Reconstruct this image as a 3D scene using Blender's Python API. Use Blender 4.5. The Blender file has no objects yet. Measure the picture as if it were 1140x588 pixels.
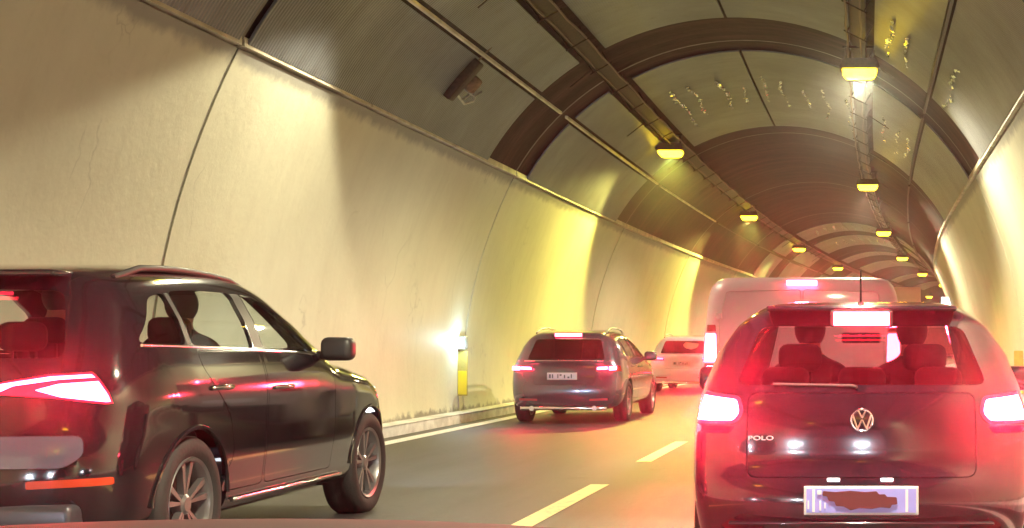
import bpy, bmesh, math, random
from mathutils import Vector, Matrix
random.seed(7)
R = math.radians
scene = bpy.context.scene
COL = scene.collection

# ------------------------------------------------------------------ camera
CAMZ = 1.23
cam_d = bpy.data.cameras.new('camera'); cam = bpy.data.objects.new('camera', cam_d); COL.objects.link(cam)
cam.location = (0, 0, CAMZ); cam.rotation_euler = (R(90), 0, 0)
cam_d.sensor_width = 36.0; cam_d.lens = 36.0 * 1600 / 1140
cam_d.shift_x = -396 / 1140; cam_d.shift_y = 89 / 1140
cam_d.clip_start = 0.05; cam_d.clip_end = 600
scene.camera = cam
# ------------------------------------------------------------------ world: inside a tunnel at night
world = bpy.data.worlds.new('World'); scene.world = world; world.use_nodes = True
wn = world.node_tree.nodes; wl = world.node_tree.links
bg = wn['Background']; sky = wn.new('ShaderNodeTexSky'); sky.sky_type = 'NISHITA'; sky.sun_disc = False
sky.sun_elevation = R(-6); sky.sun_rotation = R(180)
wl.new(sky.outputs[0], bg.inputs[0]); bg.inputs[1].default_value = 0.05
scene.view_settings.view_transform = 'Standard'; scene.view_settings.look = 'None'
scene.view_settings.exposure = 0.15; scene.view_settings.gamma = 1.0
scene.render.engine = 'CYCLES'
cy = scene.cycles
cy.use_denoising = True; cy.use_light_tree = True
cy.max_bounces = 7; cy.diffuse_bounces = 4; cy.glossy_bounces = 3; cy.transparent_max_bounces = 16; cy.use_adaptive_sampling = True; cy.adaptive_threshold = 0.03; cy.volume_bounces = 0
cy.sample_clamp_indirect = 6.0
LAMP_W = 1900.0            # watts of one tunnel luminaire
LAMP_COL = (1.0, 0.91, 0.62)
BRAKE = 60.0              # emission of a lit brake lamp

# ------------------------------------------------------------------ materials
MATS = {}
def new_mat(name):
    m = bpy.data.materials.new(name); m.use_nodes = True
    nt = m.node_tree
    return m, nt, nt.nodes['Principled BSDF']
def pmat(name, col, rough=0.5, metal=0.0, coat=0.0, spec=0.5, var=0.0, vscale=6.0, bump=0.0, bscale=60.0):
    if name in MATS: return MATS[name]
    m, nt, p = new_mat(name)
    p.inputs['Base Color'].default_value = (*col, 1); p.inputs['Roughness'].default_value = rough
    p.inputs['Metallic'].default_value = metal; p.inputs['Coat Weight'].default_value = coat
    p.inputs['Coat Roughness'].default_value = 0.06
    p.inputs['Specular IOR Level'].default_value = spec
    tc = nt.nodes.new('ShaderNodeTexCoord')
    if var > 0:
        n = nt.nodes.new('ShaderNodeTexNoise'); n.inputs['Scale'].default_value = vscale; n.inputs['Detail'].default_value = 6
        nt.links.new(tc.outputs['Object'], n.inputs['Vector'])
        r = nt.nodes.new('ShaderNodeValToRGB')
        r.color_ramp.elements[0].position = 0.3; r.color_ramp.elements[1].position = 0.7
        r.color_ramp.elements[0].color = (*[c * (1 - var) for c in col], 1)
        r.color_ramp.elements[1].color = (*[min(1, c * (1 + var)) for c in col], 1)
        nt.links.new(n.outputs[0], r.inputs[0]); nt.links.new(r.outputs[0], p.inputs['Base Color'])
    if bump > 0:
        n2 = nt.nodes.new('ShaderNodeTexNoise'); n2.inputs['Scale'].default_value = bscale; n2.inputs['Detail'].default_value = 4
        nt.links.new(tc.outputs['Object'], n2.inputs['Vector'])
        b = nt.nodes.new('ShaderNodeBump'); b.inputs['Strength'].default_value = bump; b.inputs['Distance'].default_value = 0.01
        nt.links.new(n2.outputs[0], b.inputs['Height']); nt.links.new(b.outputs[0], p.inputs['Normal'])
    MATS[name] = m; return m
def emat(name, col, strength, base=(0.4, 0.02, 0.03)):
    if name in MATS: return MATS[name]
    m, nt, p = new_mat(name)
    p.inputs['Base Color'].default_value = (*base, 1); p.inputs['Roughness'].default_value = 0.15
    p.inputs['Emission Color'].default_value = (*col, 1); p.inputs['Emission Strength'].default_value = strength
    MATS[name] = m; return m
def glass_mat(name, tint, rough=0.02):
    if name in MATS: return MATS[name]
    m = bpy.data.materials.new(name); m.use_nodes = True; nt = m.node_tree; nt.nodes.clear()
    o = nt.nodes.new('ShaderNodeOutputMaterial'); t = nt.nodes.new('ShaderNodeBsdfTransparent'); g = nt.nodes.new('ShaderNodeBsdfGlossy')
    mx = nt.nodes.new('ShaderNodeMixShader'); lw = nt.nodes.new('ShaderNodeLayerWeight'); lw.inputs[0].default_value = 0.5
    pw = math_n(nt, 'POWER', lw.outputs['Facing'], 4.0); fr = math_n(nt, 'ADD', math_n(nt, 'MULTIPLY', pw, 0.55), 0.03)
    t.inputs[0].default_value = (*tint, 1); g.inputs['Roughness'].default_value = rough
    nt.links.new(fr, mx.inputs[0]); nt.links.new(t.outputs[0], mx.inputs[1]); nt.links.new(g.outputs[0], mx.inputs[2])
    nt.links.new(mx.outputs[0], o.inputs[0]); MATS[name] = m; return m

def N(nt, typ, **kw):
    n = nt.nodes.new(typ)
    for k, v in kw.items(): setattr(n, k, v)
    return n
def ramp(nt, src, stops):
    r = nt.nodes.new('ShaderNodeValToRGB'); e = r.color_ramp.elements
    while len(e) < len(stops): e.new(0.5)
    for el, (p, c) in zip(e, stops): el.position = p; el.color = (*c, 1) if len(c) == 3 else c
    nt.links.new(src, r.inputs[0]); return r.outputs[0]
def noise(nt, vec, scale, detail=6, rough=0.6):
    n = nt.nodes.new('ShaderNodeTexNoise'); n.inputs['Scale'].default_value = scale; n.inputs['Detail'].default_value = detail
    n.inputs['Roughness'].default_value = rough; nt.links.new(vec, n.inputs['Vector']); return n.outputs[0]
def mapping(nt, vec, scale):
    n = nt.nodes.new('ShaderNodeMapping'); n.inputs['Scale'].default_value = scale; nt.links.new(vec, n.inputs[0]); return n.outputs[0]
def mixc(nt, fac, a, b, mode='MIX'):
    n = nt.nodes.new('ShaderNodeMix'); n.data_type = 'RGBA'; n.blend_type = mode
    for s, i in ((fac, 0), (a, 6), (b, 7)):
        if hasattr(s, 'links'): nt.links.new(s, n.inputs[i])
        elif i == 0: n.inputs[0].default_value = s
        else: n.inputs[i].default_value = (*s, 1)
    return n.outputs[2]
def math_n(nt, op, a, b=None):
    n = nt.nodes.new('ShaderNodeMath'); n.operation = op
    for i, s in enumerate((a, b)):
        if s is None: continue
        if hasattr(s, 'links'): nt.links.new(s, n.inputs[i])
        else: n.inputs[i].default_value = s
    return n.outputs[0]

def wall_paint():
    m, nt, p = new_mat('cream_wall_paint')
    tc = N(nt, 'ShaderNodeTexCoord').outputs['Object']
    sep = N(nt, 'ShaderNodeSeparateXYZ'); nt.links.new(tc, sep.inputs[0])
    big = noise(nt, tc, 0.5, 5); base = ramp(nt, big, [(0.3, (0.60, 0.585, 0.455)), (0.7, (0.72, 0.705, 0.56))])
    # streaks running down the wall
    st = noise(nt, mapping(nt, tc, (1, 2.6, 0.16)), 1.6, 8, 0.65)
    base = mixc(nt, ramp(nt, st, [(0.48, (0, 0, 0)), (0.8, (0.20,) * 3)]), base, (0.40, 0.35, 0.26))
    fine = noise(nt, tc, 14, 8, 0.7)
    base = mixc(nt, ramp(nt, fine, [(0.55, (0, 0, 0)), (0.8, (0.25,) * 3)]), base, (0.38, 0.34, 0.27))
    # cracks
    v = N(nt, 'ShaderNodeTexVoronoi', feature='DISTANCE_TO_EDGE'); v.inputs['Scale'].default_value = 0.55
    dn = N(nt, 'ShaderNodeTexNoise'); dn.inputs['Scale'].default_value = 1.3; dn.inputs['Detail'].default_value = 6; nt.links.new(tc, dn.inputs['Vector'])
    wv = N(nt, 'ShaderNodeVectorMath', operation='MULTIPLY_ADD'); nt.links.new(dn.outputs[1], wv.inputs[0]); wv.inputs[1].default_value = (1.1,) * 3
    nt.links.new(mapping(nt, tc, (1, 1, 0.45)), wv.inputs[2]); nt.links.new(wv.outputs[0], v.inputs['Vector'])
    ck = ramp(nt, v.outputs[0], [(0.0, (0.28,) * 3), (0.006, (0, 0, 0))])
    ckm = mixc(nt, 1.0, ck, ramp(nt, noise(nt, tc, 0.8, 2), [(0.5, (0, 0, 0)), (0.56, (1, 1, 1))]), 'MULTIPLY')
    base = mixc(nt, ckm, base, (0.13, 0.11, 0.09))
    # bare grey concrete under the rail and dirt at the foot
    zz = math_n(nt, 'ADD', sep.outputs[2], math_n(nt, 'MULTIPLY', noise(nt, mapping(nt, tc, (1, 1.5, 1)), 3, 5), 0.18))
    base = mixc(nt, ramp(nt, math_n(nt, 'DIVIDE', zz, 5.0), [(0.772, (0, 0, 0)), (0.790, (0.85,) * 3)]), base, (0.24, 0.23, 0.22))
    zf = math_n(nt, 'ADD', sep.outputs[2], math_n(nt, 'MULTIPLY', noise(nt, tc, 5, 5), -0.35))
    base = mixc(nt, ramp(nt, zf, [(0.0, (0.75,) * 3), (0.06, (0, 0, 0))]), base, (0.12, 0.11, 0.10))
    nt.links.new(base, p.inputs['Base Color']); p.inputs['Roughness'].default_value = 0.55
    b = N(nt, 'ShaderNodeBump'); b.inputs['Strength'].default_value = 0.25; b.inputs['Distance'].default_value = 0.02
    nt.links.new(noise(nt, tc, 9, 8), b.inputs['Height']); nt.links.new(b.outputs[0], p.inputs['Normal'])
    return m
def vault_concrete():
    m, nt, p = new_mat('sooty_vault_concrete')
    tc = N(nt, 'ShaderNodeTexCoord').outputs['Object']
    a = noise(nt, mapping(nt, tc, (0.25, 2.2, 0.25)), 1.2, 8, 0.65)
    base = ramp(nt, a, [(0.32, (0.012, 0.005, 0.005)), (0.5, (0.030, 0.011, 0.010)), (0.68, (0.085, 0.038, 0.034))])
    base = mixc(nt, ramp(nt, noise(nt, tc, 2.4, 8), [(0.4, (0, 0, 0)), (0.75, (0.5,) * 3)]), base, (0.06, 0.035, 0.03))
    nt.links.new(base, p.inputs['Base Color']); p.inputs['Roughness'].default_value = 0.7; p.inputs['Specular IOR Level'].default_value = 0.2
    b = N(nt, 'ShaderNodeBump'); b.inputs['Strength'].default_value = 0.5; b.inputs['Distance'].default_value = 0.03
    nt.links.new(noise(nt, tc, 6, 8), b.inputs['Height']); nt.links.new(b.outputs[0], p.inputs['Normal'])
    return m
def sheet_metal():
    m, nt, p = new_mat('corrugated_grey_sheet')
    tc = N(nt, 'ShaderNodeTexCoord').outputs['Object']
    sep = N(nt, 'ShaderNodeSeparateXYZ'); nt.links.new(tc, sep.inputs[0])
    base = ramp(nt, noise(nt, tc, 0.7, 7), [(0.3, (0.11, 0.116, 0.135)), (0.7, (0.215, 0.226, 0.26))])
    st = noise(nt, mapping(nt, tc, (0.3, 3.0, 0.3)), 1.5, 8, 0.7)
    base = mixc(nt, ramp(nt, st, [(0.5, (0, 0, 0)), (0.8, (0.6,) * 3)]), base, (0.085, 0.075, 0.07))
    base = mixc(nt, ramp(nt, noise(nt, tc, 5, 8), [(0.58, (0, 0, 0)), (0.75, (0.5,) * 3)]), base, (0.12, 0.10, 0.08))
    nt.links.new(base, p.inputs['Base Color']); p.inputs['Metallic'].default_value = 0.2; p.inputs['Roughness'].default_value = 0.38
    s = math_n(nt, 'SINE', math_n(nt, 'MULTIPLY', sep.outputs[1], 2 * math.pi / 0.055))
    h = math_n(nt, 'ADD', math_n(nt, 'MULTIPLY', s, 0.5), math_n(nt, 'MULTIPLY', noise(nt, tc, 7, 4), 0.9))
    b = N(nt, 'ShaderNodeBump'); b.inputs['Strength'].default_value = 0.55; b.inputs['Distance'].default_value = 0.012
    nt.links.new(h, b.inputs['Height']); nt.links.new(b.outputs[0], p.inputs['Normal'])
    return m
def asphalt():
    m, nt, p = new_mat('worn_asphalt')
    tc = N(nt, 'ShaderNodeTexCoord').outputs['Object']
    base = ramp(nt, noise(nt, mapping(nt, tc, (1.2, 0.12, 1)), 1.3, 6), [(0.3, (0.017, 0.016, 0.019)), (0.7, (0.042, 0.039, 0.044))])
    base = mixc(nt, ramp(nt, noise(nt, tc, 90, 3), [(0.5, (0, 0, 0)), (0.8, (0.5,) * 3)]), base, (0.11, 0.105, 0.11))
    base = mixc(nt, ramp(nt, noise(nt, tc, 0.6, 5), [(0.5, (0, 0, 0)), (0.72, (0.5,) * 3)]), base, (0.022, 0.021, 0.022))
    base = mixc(nt, ramp(nt, noise(nt, tc, 22, 6, 0.75), [(0.56, (0, 0, 0)), (0.72, (0.55,) * 3)]), base, (0.11, 0.105, 0.10))
    base = mixc(nt, ramp(nt, noise(nt, mapping(nt, tc, (3.0, 0.05, 1)), 1.0, 4), [(0.52, (0, 0, 0)), (0.62, (0.55,) * 3)]), base, (0.020, 0.019, 0.020))
    base = mixc(nt, ramp(nt, noise(nt, tc, 3.2, 3, 0.4), [(0.66, (0, 0, 0)), (0.71, (0.8,) * 3)]), base, (0.014, 0.013, 0.013))
    nt.links.new(base, p.inputs['Base Color']); p.inputs['Roughness'].default_value = 0.52
    b = N(nt, 'ShaderNodeBump'); b.inputs['Strength'].default_value = 0.6; b.inputs['Distance'].default_value = 0.01
    nt.links.new(noise(nt, tc, 120, 3), b.inputs['Height']); nt.links.new(b.outputs[0], p.inputs['Normal'])
    return m
def road_paint(name, col):
    m, nt, p = new_mat(name)
    tc = N(nt, 'ShaderNodeTexCoord').outputs['Object']
    base = mixc(nt, ramp(nt, noise(nt, tc, 16, 8, 0.7), [(0.52, (0, 0, 0)), (0.70, (0.75,) * 3)]), col, (0.14, 0.13, 0.11))
    nt.links.new(base, p.inputs['Base Color']); p.inputs['Roughness'].default_value = 0.5
    return m
M_WALL, M_VAULT, M_SHEET, M_ASPH = wall_paint(), vault_concrete(), sheet_metal(), asphalt()
M_LINE = road_paint('worn_white_road_paint', (0.82, 0.82, 0.80)); M_DASH = road_paint('worn_yellow_road_paint', (0.78, 0.63, 0.30))
M_KERB = pmat('pale_kerb_concrete', (0.70, 0.70, 0.69), 0.7, var=0.25, vscale=4, bump=0.4)
M_GUTTER = pmat('dark_gutter', (0.06, 0.058, 0.055), 0.6, var=0.3)
M_SEAL = pmat('grey_joint_seal', (0.20, 0.19, 0.17), 0.6, var=0.3, vscale=5)
M_RAIL = pmat('cream_rail', (0.60, 0.54, 0.42), 0.45, var=0.3, vscale=3, bump=0.2)
M_DARKMETAL = pmat('dark_rusty_metal', (0.05, 0.026, 0.020), 0.5, 0.5, var=0.4, vscale=20)
M_CABLE = pmat('dark_cable', (0.16, 0.10, 0.075), 0.6)
M_GALV = pmat('galvanised_steel', (0.40, 0.38, 0.35), 0.4, 0.7, var=0.25, vscale=12)
M_RUBBER = pmat('tyre_rubber', (0.018, 0.017, 0.018), 0.75, bump=0.3)
M_ALLOY = pmat('alloy_rim', (0.34, 0.33, 0.34), 0.32, 0.85)
M_BLACK = pmat('black_plastic', (0.02, 0.019, 0.02), 0.45)
M_INNER = pmat('dark_interior', (0.022, 0.018, 0.018), 0.8)
M_CHROME = pmat('chrome', (0.75, 0.74, 0.72), 0.12, 1.0)
M_GLASS = glass_mat('clear_car_glass', (0.95, 0.985, 0.985))
M_TINT = glass_mat('tinted_car_glass', (0.86, 0.88, 0.88))

# ------------------------------------------------------------------ helpers
def mesh_obj(name, verts, faces, mat=None, parent=None, smooth=False, angle=35):
    me = bpy.data.meshes.new(name); me.from_pydata([tuple(v) for v in verts], [], [tuple(f) for f in faces]); me.validate(); me.update()
    return link(name, me, mat, parent, smooth, angle)
def link(name, me, mat=None, parent=None, smooth=False, angle=35):
    o = bpy.data.objects.new(name, me); COL.objects.link(o)
    if mat: me.materials.clear(); me.materials.append(mat)
    if parent: o.parent = parent
    if smooth:
        me.polygons.foreach_set('use_smooth', [True] * len(me.polygons)); me.set_sharp_from_angle(angle=R(angle))
    return o
def empty(name, loc=(0, 0, 0), rz=0.0):
    o = bpy.data.objects.new(name, None); COL.objects.link(o); o.location = loc; o.rotation_euler = (0, 0, rz); o.empty_display_size = 0.2
    return o
def tag(o, label=None, cat=None, group=None, kind=None):
    if label: o['label'] = label
    if cat: o['category'] = cat
    if group: o['group'] = group
    if kind: o['kind'] = kind
    return o
class MB:
    def __init__(s): s.v = []; s.f = []
    def add(s, v, f):
        n = len(s.v); s.v += [tuple(x) for x in v]; s.f += [tuple(i + n for i in q) for q in f]; return s
    def box(s, x0, x1, y0, y1, z0, z1):
        return s.add([(x0, y0, z0), (x1, y0, z0), (x1, y1, z0), (x0, y1, z0), (x0, y0, z1), (x1, y0, z1), (x1, y1, z1), (x0, y1, z1)],
                     [(0, 3, 2, 1), (4, 5, 6, 7), (0, 1, 5, 4), (1, 2, 6, 5), (2, 3, 7, 6), (3, 0, 4, 7)])
    def rbox(s, x0, x1, y0, y1, z0, z1, b=0.02):
        bm = bmesh.new()
        bmesh.ops.create_cube(bm, size=1)
        for v in bm.verts:
            v.co = ((x0 + x1) / 2 + v.co.x * (x1 - x0), (y0 + y1) / 2 + v.co.y * (y1 - y0), (z0 + z1) / 2 + v.co.z * (z1 - z0))
        bmesh.ops.bevel(bm, geom=bm.edges[:], offset=b, segments=3, affect='EDGES', profile=0.5)
        bm.verts.index_update()
        s.add([v.co[:] for v in bm.verts], [[v.index for v in f.verts] for f in bm.faces]); bm.free(); return s
    def tube(s, pts, r, n=8, closed=False):
        pts = [Vector(p) for p in pts]; rings = []; up = None
        for i, p in enumerate(pts):
            if closed: t = pts[(i + 1) % len(pts)] - pts[i - 1]
            else: t = pts[min(i + 1, len(pts) - 1)] - pts[max(i - 1, 0)]
            t.normalize()
            if up is None: up = Vector((0, 0, 1)) if abs(t.z) < 0.9 else Vector((1, 0, 0))
            a = t.cross(up).normalized(); b = a.cross(t).normalized(); up = b
            rr = r[i] if isinstance(r, (list, tuple)) else r
            rings.append([p + a * math.cos(2 * math.pi * k / n) * rr + b * math.sin(2 * math.pi * k / n) * rr for k in range(n)])
        v = [q for ring in rings for q in ring]; f = []
        m = len(rings)
        for i in range(m if closed else m - 1):
            j = (i + 1) % m
            for k in range(n): f.append((i * n + k, i * n + (k + 1) % n, j * n + (k + 1) % n, j * n + k))
        if not closed: f += [tuple(range(n))[::-1], tuple((m - 1) * n + k for k in range(n))]
        return s.add(v, f)
    def lathe_x(s, prof, n=40):
        # prof: list of (x, radius), spun about the x axis, closed profile
        m = len(prof); v = []; f = []
        for k in range(n):
            a = 2 * math.pi * k / n
            for (x, r) in prof: v.append((x, r * math.cos(a), r * math.sin(a)))
        for k in range(n):
            k2 = (k + 1) % n
            for i in range(m):
                j = (i + 1) % m
                f.append((k * m + i, k * m + j, k2 * m + j, k2 * m + i))
        return s.add(v, f)
    def prism(s, poly, a0, a1, axis):
        # poly of 2-D points; axis 'x': (y,z) extruded in x, 'y': (x,z) extruded in y
        n = len(poly)
        P = (lambda p, a: (a, p[0], p[1])) if axis == 'x' else ((lambda p, a: (p[0], a, p[1])) if axis == 'y' else (lambda p, a: (p[0], p[1], a)))
        v = [P(p, a0) for p in poly] + [P(p, a1) for p in poly]
        f = [tuple(range(n)), tuple(range(2 * n - 1, n - 1, -1))] + [(i, i + n, (i + 1) % n + n, (i + 1) % n) for i in range(n)]
        return s.add(v, f)
    def build(s, name, mat, parent=None, smooth=False, angle=35, fix=True):
        o = mesh_obj(name, s.v, s.f, mat, parent)
        if fix:
            bm = bmesh.new(); bm.from_mesh(o.data); bmesh.ops.recalc_face_normals(bm, faces=bm.faces[:]); bm.to_mesh(o.data); bm.free()
        if smooth:
            o.data.polygons.foreach_set('use_smooth', [True] * len(o.data.polygons)); o.data.set_sharp_from_angle(angle=R(angle))
        return o
def ptable(tab, t):
    if t <= tab[0][0]: return tab[0][1]
    for (a, va), (b, vb) in zip(tab, tab[1:]):
        if t <= b:
            k = (t - a) / (b - a); k = k * k * (3 - 2 * k) * 0.5 + k * 0.5
            return va + (vb - va) * k
    return tab[-1][1]
def rounded(poly, r=0.04, n=4):
    out = []; m = len(poly)
    for i in range(m):
        p0, p, p1 = Vector(poly[i - 1]), Vector(poly[i]), Vector(poly[(i + 1) % m])
        d0, d1 = (p0 - p), (p1 - p); k = min(r, d0.length * 0.45, d1.length * 0.45)
        a = p + d0.normalized() * k; b = p + d1.normalized() * k
        for j in range(n + 1):
            t = j / n; out.append(tuple(a * (1 - t) ** 2 + p * 2 * t * (1 - t) + b * t * t))
    return out
def inset(poly, d):
    m = len(poly); area = sum(poly[i][0] * poly[(i + 1) % m][1] - poly[(i + 1) % m][0] * poly[i][1] for i in range(m))
    sg = 1 if area > 0 else -1; out = []
    for i in range(m):
        p0, p, p1 = Vector(poly[i - 1]), Vector(poly[i]), Vector(poly[(i + 1) % m])
        e0 = (p - p0).normalized(); e1 = (p1 - p).normalized()
        n0 = Vector((-e0.y, e0.x)) * sg; n1 = Vector((-e1.y, e1.x)) * sg
        nn = n0 + n1; L = nn.length
        out.append(tuple(p + (nn / L * d / max(0.4, L / 2) if L > 1e-6 else n0 * d)))
    return out
def evaluated(o):
    dg = bpy.context.evaluated_depsgraph_get()
    return bpy.data.meshes.new_from_object(o.evaluated_get(dg))
def boolean(me_a, me_b, op):
    a = bpy.data.objects.new('tmp_a', me_a); b = bpy.data.objects.new('tmp_b', me_b); COL.objects.link(a); COL.objects.link(b)
    md = a.modifiers.new('b', 'BOOLEAN'); md.operation = op; md.object = b; md.solver = 'EXACT'
    me = evaluated(a)
    if op == 'DIFFERENCE' and len(me.polygons) < 0.4 * len(me_a.polygons):
        md.use_self = True; me = evaluated(a); print('BOOL SELF', len(me_a.polygons), len(me.polygons))
    bpy.data.objects.remove(a); bpy.data.objects.remove(b)
    return me
def mb_mesh(mb):
    me = bpy.data.meshes.new('cutter'); me.from_pydata(mb.v, [], mb.f)
    bm = bmesh.new(); bm.from_mesh(me); bmesh.ops.recalc_face_normals(bm, faces=bm.faces[:]); bm.to_mesh(me); bm.free()
    return me
def text_mesh(txt, size, depth):
    cu = bpy.data.curves.new('t', 'FONT'); cu.body = txt; cu.size = size; cu.extrude = depth; cu.align_x = 'CENTER'; cu.align_y = 'CENTER'
    o = bpy.data.objects.new('t', cu); COL.objects.link(o); me = evaluated(o); bpy.data.objects.remove(o); return me

# ------------------------------------------------------------------ tunnel shape
XC, VR, VZ = -2.0, 4.27, 1.87
def dx(y): return max(0.0, y - 25.6) ** 2 / 1000.0
def hw_wall(z):
    t = z - 0.17; return 4.55 + 0.066 * t - 0.0748 * t * t
YMIN, YMAX = -26, 186
def ys(a, b, step=1.2):
    n = max(1, int(math.ceil((b - a) / step))); return [a + (b - a) * i / n for i in range(n + 1)]
def strip(name, sect, y0, y1, mat, parent=None, step=1.5, smooth=False, closed=False, kind=None):
    """sweep the open/closed section [(x,z)...] along the tunnel's axis"""
    Y = ys(y0, y1, step); m = len(sect); v = []; f = []
    for y in Y:
        for (x, z) in sect: v.append((x + dx(y), y, z))
    for i in range(len(Y) - 1):
        for k in range(m if closed else m - 1):
            k2 = (k + 1) % m
            f.append((i * m + k, i * m + k2, (i + 1) * m + k2, (i + 1) * m + k))
    if closed:
        f.append(tuple(range(m))); f.append(tuple((len(Y) - 1) * m + k for k in range(m))[::-1])
    o = mesh_obj(name, v, f, mat, parent)
    bm = bmesh.new(); bm.from_mesh(o.data); bmesh.ops.recalc_face_normals(bm, faces=bm.faces[:]); bm.to_mesh(o.data); bm.free()
    if smooth:
        o.data.polygons.foreach_set('use_smooth', [True] * len(o.data.polygons)); o.data.set_sharp_from_angle(angle=R(40))
    if kind: o['kind'] = kind
    return o
# road, kerbs and paint
road = strip('road', [(-6.5, -0.02), (-6.5, 0), (-2.3, 0.02), (1.9, 0), (1.9, -0.02)], YMIN, YMAX, M_ASPH, kind='structure', step=1.2)
def rz_(x): return 0.02 * (1 - abs(x + 2.3) / 4.2)
strip('edge_line', [(-6.06, rz_(-6.06) + .004), (-5.83, rz_(-5.83) + .004)], YMIN, YMAX, M_LINE, road)
strip('edge_line', [(1.28, rz_(1.28) + .004), (1.44, rz_(1.44) + .004)], YMIN, YMAX, M_LINE, road)
y = 9.55 - 5.5 * 5
while y < 150:
    strip('lane_dash', [(-2.38, rz_(-2.38) + .004), (-2.3, .0245), (-2.22, rz_(-2.22) + .004)], y, y + 3.05, M_DASH, road, step=1.0)
    y += 5.45
strip('gutter', [(-6.27, 0.0043), (-6.09, 0.0055)], YMIN, YMAX, M_GUTTER, road)
strip('walkway_left', [(-6.30, -0.02), (-6.30, 0.13), (-6.285, 0.15), (-6.62, 0.16), (-6.62, -0.02)], YMIN, YMAX, M_KERB, kind='structure')
strip('walkway_right', [(1.9, -0.02), (1.9, 0.13), (1.915, 0.15), (2.62, 0.16), (2.62, -0.02)], YMIN, YMAX, M_KERB, kind='structure')
# walls made of cast blocks with joints
JOINTS = [2.9 + 10.2 * k for k in range(-3, 19)]
def build_wall(side, name):
    sg = -1 if side == 'left' else 1
    zs = [0.155 + (3.93 - 0.155) * i / 16 for i in range(17)]
    back = strip(name, [(XC + sg * (hw_wall(z) + 0.045), z) for z in [0.0] + zs + [4.05]], YMIN - 2, YMAX, M_SEAL, kind='structure', smooth=True)
    for a, b in zip(JOINTS, JOINTS[1:]):
        if b < YMIN or a > YMAX - 2: continue
        sect = [(XC + sg * hw_wall(z), z) for z in zs] + [(XC + sg * (hw_wall(z) + 0.04), z) for z in zs[::-1]]
        strip('wall_panel', sect, max(a, YMIN) + 0.028, min(b, YMAX) - 0.028, M_WALL, back, smooth=True, closed=True, step=1.2)
        strip('joint_seal', [(XC + sg * (hw_wall(z) + 0.012), z) for z in zs], a - 0.010, a + 0.018, M_GALV, back, smooth=True)
        # cream channel along the wall head, in lengths
        n = 3
        for k in range(n):
            y0 = a + (b - a) * k / n + 0.03; y1 = a + (b - a) * (k + 1) / n - 0.03
            x0 = XC + sg * (hw_wall(3.93) - 0.05)
            strip('rail_length', [(x0, 3.95), (x0 + sg * 0.16, 3.95), (x0 + sg * 0.16, 4.03), (x0 + sg * 0.03, 4.05), (x0, 4.035)], y0, y1, M_RAIL, back, closed=True, step=1.8)
    return back
wallL = build_wall('left', 'tunnel_wall_left'); wallR = build_wall('right', 'tunnel_wall_right')
# vault
def vp(th, off=0.0):
    return (XC - (VR + off) * math.sin(R(th)), VZ + (VR + off) * math.cos(R(th)))
vault = strip('tunnel_vault', [vp(th, 0.03) for th in [61 - 122 * i / 48 for i in range(49)]], YMIN - 2, YMAX, M_VAULT, kind='structure', smooth=True, step=1.2)
for j in JOINTS:            # lining joints as slim proud ribs
    if YMIN < j < 110:
        strip('lining_rib', [vp(th, 0.012) for th in [60 - 120 * i / 40 for i in range(41)]], j - 0.03, j + 0.03, M_SEAL, vault, smooth=True)
for k in range(40):            # board-marked rings of the bare lining
    yy = 33.9 + 1.7 * k
    if yy < 95:
        h = 0.008 + 0.012 * ((k * 7) % 5) / 5
        a0 = 20 + (k * 37) % 38
        strip('formwork_ring', [vp(th, 0.03 - h) for th in [a0 - (a0 + 20 + (k * 23) % 38) * i / 30 for i in range(31)]], yy, yy + 0.10 + 0.22 * ((k * 5) % 7) / 7, M_VAULT, vault, smooth=True)
SPANS = [(60.2, 44.6), (42.6, 33.0), (27.0, 2.0), (1.4, -24.0), (-29.5, -42.8), (-44.2, -60.2)]
SECT = [(-20, -7.4), (-7.2, 2.8), (3.0, 13.0), (13.2, 21.5), (24.0, 32.2), (58.0, 62.0), (64.5, 70.5), (76, 79), (84, 90), (100, 104), (112, 118)]
for (a, b) in SECT:
    for (t0, t1) in SPANS:
        n = max(4, int(abs(t1 - t0) / 2.2)); T = [t0 + (t1 - t0) * i / n for i in range(n + 1)]
        strip('ceiling_sheet', [vp(t, -0.025) for t in T] + [vp(t, 0.0) for t in T[::-1]], a, b, M_SHEET, vault, smooth=True, closed=True, step=2.0)
# crinkled bright facets added to stand for light streaks reflected by the corrugations
M_GLINT = pmat('crinkled_glint_metal', (0.80, 0.82, 0.86), 0.16, 1.0)
def glint(th, y0, y1):
    v = []; f = []; n = int((y1 - y0) / 0.07); w = 0.55
    for i in range(n + 1):
        yy = y0 + (y1 - y0) * i / n
        ww = w * (0.35 + 0.65 * random.random())
        for k in (-1, 0, 1):
            x, z = vp(th + k * ww + 0.5 * math.sin(yy * 2.3 + th) + random.uniform(-.3, .3), -0.035 - random.random() * 0.03); v.append((x + dx(yy), yy + random.uniform(-.02, .02), z))
    for i in range(n):
        for k in (0, 1):
            if random.random() < 0.30 + 0.5 * (1 - i / n) ** 1.5: f.append((i * 3 + k, i * 3 + k + 1, i * 3 + k + 4, i * 3 + k + 3))
    mesh_obj('glint_strip', v, f, M_GLINT, vault)
for k in range(10):
    if abs(-26.7 - (22 - 5.6 * k)) > 3.5: glint(22 - 5.6 * k + random.uniform(-1, 1), 26.2 + random.uniform(-.4, 1.0), 29.2 + random.uniform(-.9, 2.0))
for th in (-33, -37.5, -41): glint(th, 26 + random.random(), 29.5 + random.random())
for th in (-33, -37, -48): glint(th, 18.0 + random.random(), 20.5 + random.random())
for k in range(8): glint(18 - 5.2 * k, 58.6 + random.random(), 61.2); glint(16 - 5.2 * k, 65.5 + random.random(), 69)
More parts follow.
